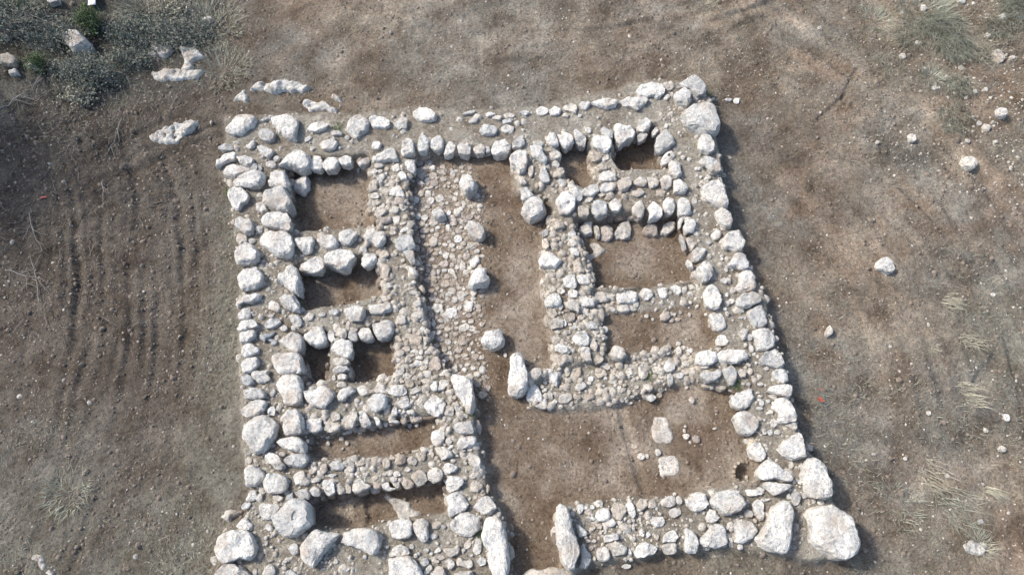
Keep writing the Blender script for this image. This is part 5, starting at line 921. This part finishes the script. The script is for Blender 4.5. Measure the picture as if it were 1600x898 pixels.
# ------------------------------------------------------------------ scrub at the top left
def tubes(paths, sides=4):
    V = []; F = []
    for pts, r0, r1 in paths:
        n = len(pts)
        b0 = len(V)
        for k, p in enumerate(pts):
            r = r0 + (r1 - r0) * k / (n - 1)
            q = pts[min(k + 1, n - 1)]; s = pts[max(k - 1, 0)]
            d = (Vector(q) - Vector(s)).normalized()
            u = d.orthogonal().normalized(); w = d.cross(u)
            for j in range(sides):
                t = 2 * math.pi * j / sides
                V.append(tuple(Vector(p) + u * math.cos(t) * r + w * math.sin(t) * r))
        for k in range(n - 1):
            for j in range(sides):
                a = b0 + k * sides + j; b = b0 + k * sides + (j + 1) % sides
                F.append((a, b, b + sides, a + sides))
    return V, F

def shrub(pos, rx_, ry_, hgt, leaf, nleaf, ntwig, label, leafsize=0.027):
    hgt *= 1.35; nleaf = int(nleaf * 0.72)
    x0, y0 = pos
    z0 = ground_z(x0, y0)
    root = empty('shrub', (x0, y0, z0))
    tag(root, label, 'shrub', 'low shrubs at the top left')
    paths = []; tips = []
    for k in range(ntwig):
        a = random.uniform(0, 2 * math.pi); e = random.uniform(0.15, 1.3)
        L = random.uniform(0.6, 1.0)
        p = [(0, 0, -0.03)]
        ex, ey, ez = math.cos(a) * math.cos(e) * rx_, math.sin(a) * math.cos(e) * ry_, math.sin(e) * hgt
        for s in (0.33, 0.66, 1.0):
            p.append((ex * L * s + random.gauss(0, 0.03), ey * L * s + random.gauss(0, 0.03), max(0.0, ez * L * s ** 0.8 + random.gauss(0, 0.02))))
        paths.append((p, 0.009, 0.004))
        tips += p[1:]
        for _ in range(2):
            b = p[2]; paths.append(([b, (b[0] + random.gauss(0, rx_ * 0.25), b[1] + random.gauss(0, ry_ * 0.25), max(0.01, b[2] + random.uniform(0, 0.15)))], 0.006, 0.003))
            tips.append(paths[-1][0][1])
    V, F = tubes(paths, 3)
    mesh_obj('stems', V, F, M_TWIG, root)['kind'] = 'stuff'
    T = np.array(tips)
    c = T[rng.integers(0, len(T), nleaf)] + rng.normal(0, 1, (nleaf, 3)) * np.array([rx_ * 0.13, ry_ * 0.13, hgt * 0.10])
    c[:, 2] = np.maximum(c[:, 2], 0.015)
    n1 = rng.normal(0, 1, (nleaf, 3)); n1 /= np.linalg.norm(n1, axis=1)[:, None]
    n2 = np.cross(n1, rng.normal(0, 1, (nleaf, 3))); n2 /= np.linalg.norm(n2, axis=1)[:, None]
    s = leafsize * rng.uniform(0.6, 1.3, nleaf)[:, None]
    V = np.stack([c - n1 * s * 1.5, c + n2 * s * 0.6, c + n1 * s * 1.5, c - n2 * s * 0.6], 1).reshape(-1, 3)
    F = np.arange(nleaf * 4).reshape(-1, 4)
    fast_mesh('foliage', V, F, leaf, root)
for (p, rx_, ry_, hg, lf, nl, nt_, lb) in SHRUBS:
    shrub(PT[p], rx_, ry_, hg, {'grey': M_GREYLEAF, 'green': M_GREEN, 'dry': M_DRY}[lf], nl, nt_, lb)

# cut brushwood lying on the dark soil, and the few branches that stand out
def wander(x, y, ang, L, bend, k=6, lift=0.02):
    p = []
    for s in range(k):
        p.append((x, y, ground_z(x, y) + lift + random.uniform(0, 0.02)))
        x += math.cos(ang) * L / k; y += math.sin(ang) * L / k
        ang += random.gauss(0, bend)
    return p
paths = []; dpaths = []
for k in range(700):
    x = random.uniform(-15.5, -8.6); y = random.uniform(5.2, 13.2)
    if random.random() > 0.25 + 0.75 * float(sstep(-9.5, -13, np.array(x))): continue
    (paths if random.random() < 0.6 else dpaths).append((wander(x, y, random.uniform(0, 6.28), random.uniform(0.25, 0.9), 0.28), 0.009, 0.004))
V, F = tubes(paths, 3); o = mesh_obj('brushwood', V, F, M_MIDTWIG); tag(o, 'thin pale cut twigs strewn over the dark soil', 'twigs', kind='stuff')
V, F = tubes(dpaths, 3); o = mesh_obj('brushwood', V, F, M_DARKTWIG); tag(o, 'thin dark cut twigs strewn over the dark soil', 'twigs', kind='stuff')
for (p, ang, L, r, lb) in BRANCHES:
    x, y = PT[p]
    main = wander(x, y, ang, L, 0.16, 8, 0.05)
    pth = [(main, r, r * 0.45)]
    for q in (2, 3, 5):
        pth.append((wander(main[q][0], main[q][1], ang + random.choice([-0.7, 0.7]), L * 0.4, 0.2, 5, 0.05), r * 0.6, r * 0.3))
    V, F = tubes(pth, 6)
    b = mesh_obj('fallen_branch', [(v[0] - x, v[1] - y, v[2]) for v in V], F, M_TWIG, smooth=True)
    b.location = (x, y, 0)
    tag(b, lb, 'branch', 'fallen branches on the dark soil')
# pale stick against the wall of the right-hand room
a = PT['st0']; b_ = PT['st1']
V, F = tubes([([(a[0], a[1], -0.1), ((a[0] + b_[0]) / 2 - 0.02, (a[1] + b_[1]) / 2, -0.14), (b_[0], b_[1], -0.10)], 0.016, 0.012)], 6)
o = mesh_obj('stick', V, F, M_DRY, smooth=True); tag(o, 'thin pale stick standing by the end of the single block row', 'stick')

# red flowers in the grass and the white sheet at the top edge
fx, fy = PT['flower']
fz = ground_z(fx, fy)
fl = empty('red_flower', (fx, fy, fz)); tag(fl, 'red flower cluster in thin grass outside the right-hand long wall', 'flower')
st = []; pet = []; pf = []
for k in range(7):
    ex, ey = random.uniform(-0.06, 0.06), random.uniform(-0.15, 0.15)
    hz = random.uniform(0.10, 0.18)
    st.append(([(ex * 0.5, ey * 0.5, -0.02), (ex, ey, hz)], 0.004, 0.003))
    for q in range(5):
        t = 2 * math.pi * q / 5; b0 = len(pet); w = 0.019
        pet += [(ex, ey, hz), (ex + w * math.cos(t - 0.5), ey + w * math.sin(t - 0.5), hz + 0.012), (ex + 1.4 * w * math.cos(t), ey + 1.4 * w * math.sin(t), hz + 0.006), (ex + w * math.cos(t + 0.5), ey + w * math.sin(t + 0.5), hz + 0.012)]
        pf.append((b0, b0 + 1, b0 + 2, b0 + 3))
V, F = tubes(st, 4); mesh_obj('stems', V, F, M_GREEN, fl)['kind'] = 'stuff'
mesh_obj('petals', pet, pf, M_RED, fl)['kind'] = 'stuff'
sx_, sy_ = PT['scrap']
sz_ = ground_z(sx_, sy_)
o = mesh_obj('red_scrap', [(-0.12, -0.02, 0.03), (0.0, -0.035, 0.06), (0.12, -0.015, 0.04), (0.11, 0.03, 0.035), (0.0, 0.03, 0.055), (-0.11, 0.03, 0.02)], [(0, 1, 4, 5), (1, 2, 3, 4)], M_PINK)
o.location = (sx_, sy_, sz_); o.rotation_euler = (0, 0, 0.1); o.scale = (0.75, 0.75, 0.75)
so = o.modifiers.new('thickness', 'SOLIDIFY'); so.thickness = 0.006
tag(o, 'small red scrap lying on dark soil at the left', 'scrap')
sx_, sy_ = PT['paper']; sz_ = ground_z(sx_, sy_)
v = []; f = []
for i in range(7):
    for j in range(4):
        v.append((-0.13 + 0.09 * j + 0.03 * i, 0.30 - 0.12 * i, 0.07 + 0.03 * math.sin(i * 1.1 + j) + 0.02 * j))
for i in range(6):
    for j in range(3):
        a = i * 4 + j; f.append((a, a + 1, a + 5, a + 4))
o = mesh_obj('white_sheet', v, f, M_PAPER, smooth=True); o.location = (sx_, sy_, sz_)
so = o.modifiers.new('thickness', 'SOLIDIFY'); so.thickness = 0.004
tag(o, 'crumpled white sheet lying in the scrub at the top edge', 'sheet')
# small green weeds
for (p, lb) in WEEDS:
    x0, y0 = PT[p]
    z0 = ground_z(x0, y0)
    nb = 60
    t = rng.uniform(0, 6.28, nb); rr = 0.14 * np.sqrt(rng.uniform(0, 1, nb))
    V, F = blades(rr * np.cos(t), rr * np.sin(t), np.full(nb, 0.02), rng.uniform(0.06, 0.16, nb), rng.uniform(0.4, 0.9, nb), 0.022, 2)
    o = fast_mesh('green_weed', V, F, M_GREEN); o.location = (x0, y0, z0)
    tag(o, lb, 'weed', 'small green weeds')

# ------------------------------------------------------------------ two trees beyond the left edge whose shade falls on the dark soil
def tree(x0, y0, h, rad, label):
    z0 = ground_z(max(x0, -17.4), min(y0, 18.3))
    root = empty('olive_tree', (x0, y0, z0)); tag(root, label, 'tree', 'trees beyond the left edge')
    paths = [([(0, 0, -0.1), (0.05, 0.03, h * 0.2), (0.0, 0.1, h * 0.42)], 0.22, 0.14)]
    ends = []
    for k in range(9):
        a = 2 * math.pi * k / 9 + random.uniform(-0.3, 0.3); e = random.uniform(0.2, 1.2)
        d = (math.cos(a) * math.cos(e) * rad * 0.8, math.sin(a) * math.cos(e) * rad * 0.8, h * 0.42 + math.sin(e) * (h * 0.5))
        paths.append(([(0, 0.1, h * 0.40), (d[0] * 0.5, d[1] * 0.5, h * 0.4 + (d[2] - h * 0.4) * 0.6), d], 0.09, 0.02)); ends.append(d)
    V, F = tubes(paths, 8); mesh_obj('trunk', V, F, M_TWIG, root, smooth=True)
    n = 9000
    cl = np.array(ends + [(random.gauss(0, rad * 0.45), random.gauss(0, rad * 0.45), h * random.uniform(0.5, 0.95)) for _ in range(45)])
    c = cl[rng.integers(0, len(cl), n)] + rng.normal(0, 0.28 * rad / 2, (n, 3))
    n1 = rng.normal(0, 1, (n, 3)); n1 /= np.linalg.norm(n1, axis=1)[:, None]
    n2 = np.cross(n1, rng.normal(0, 1, (n, 3))); n2 /= np.linalg.norm(n2, axis=1)[:, None]
    s = 0.06 * rng.uniform(0.7, 1.3, n)[:, None]
    V = np.stack([c - n1 * s * 1.6, c + n2 * s * 0.7, c + n1 * s * 1.6, c - n2 * s * 0.7], 1).reshape(-1, 3)
    fast_mesh('crown', V, np.arange(n * 4).reshape(-1, 4), M_GREYLEAF, root)
tree(-19.3, 11.6, 6.0, 2.6, 'grey-green olive tree standing outside the frame by the left bank')
tree(-21.5, 15.6, 6.5, 2.4, 'taller olive tree outside the frame beyond the corner scrub')
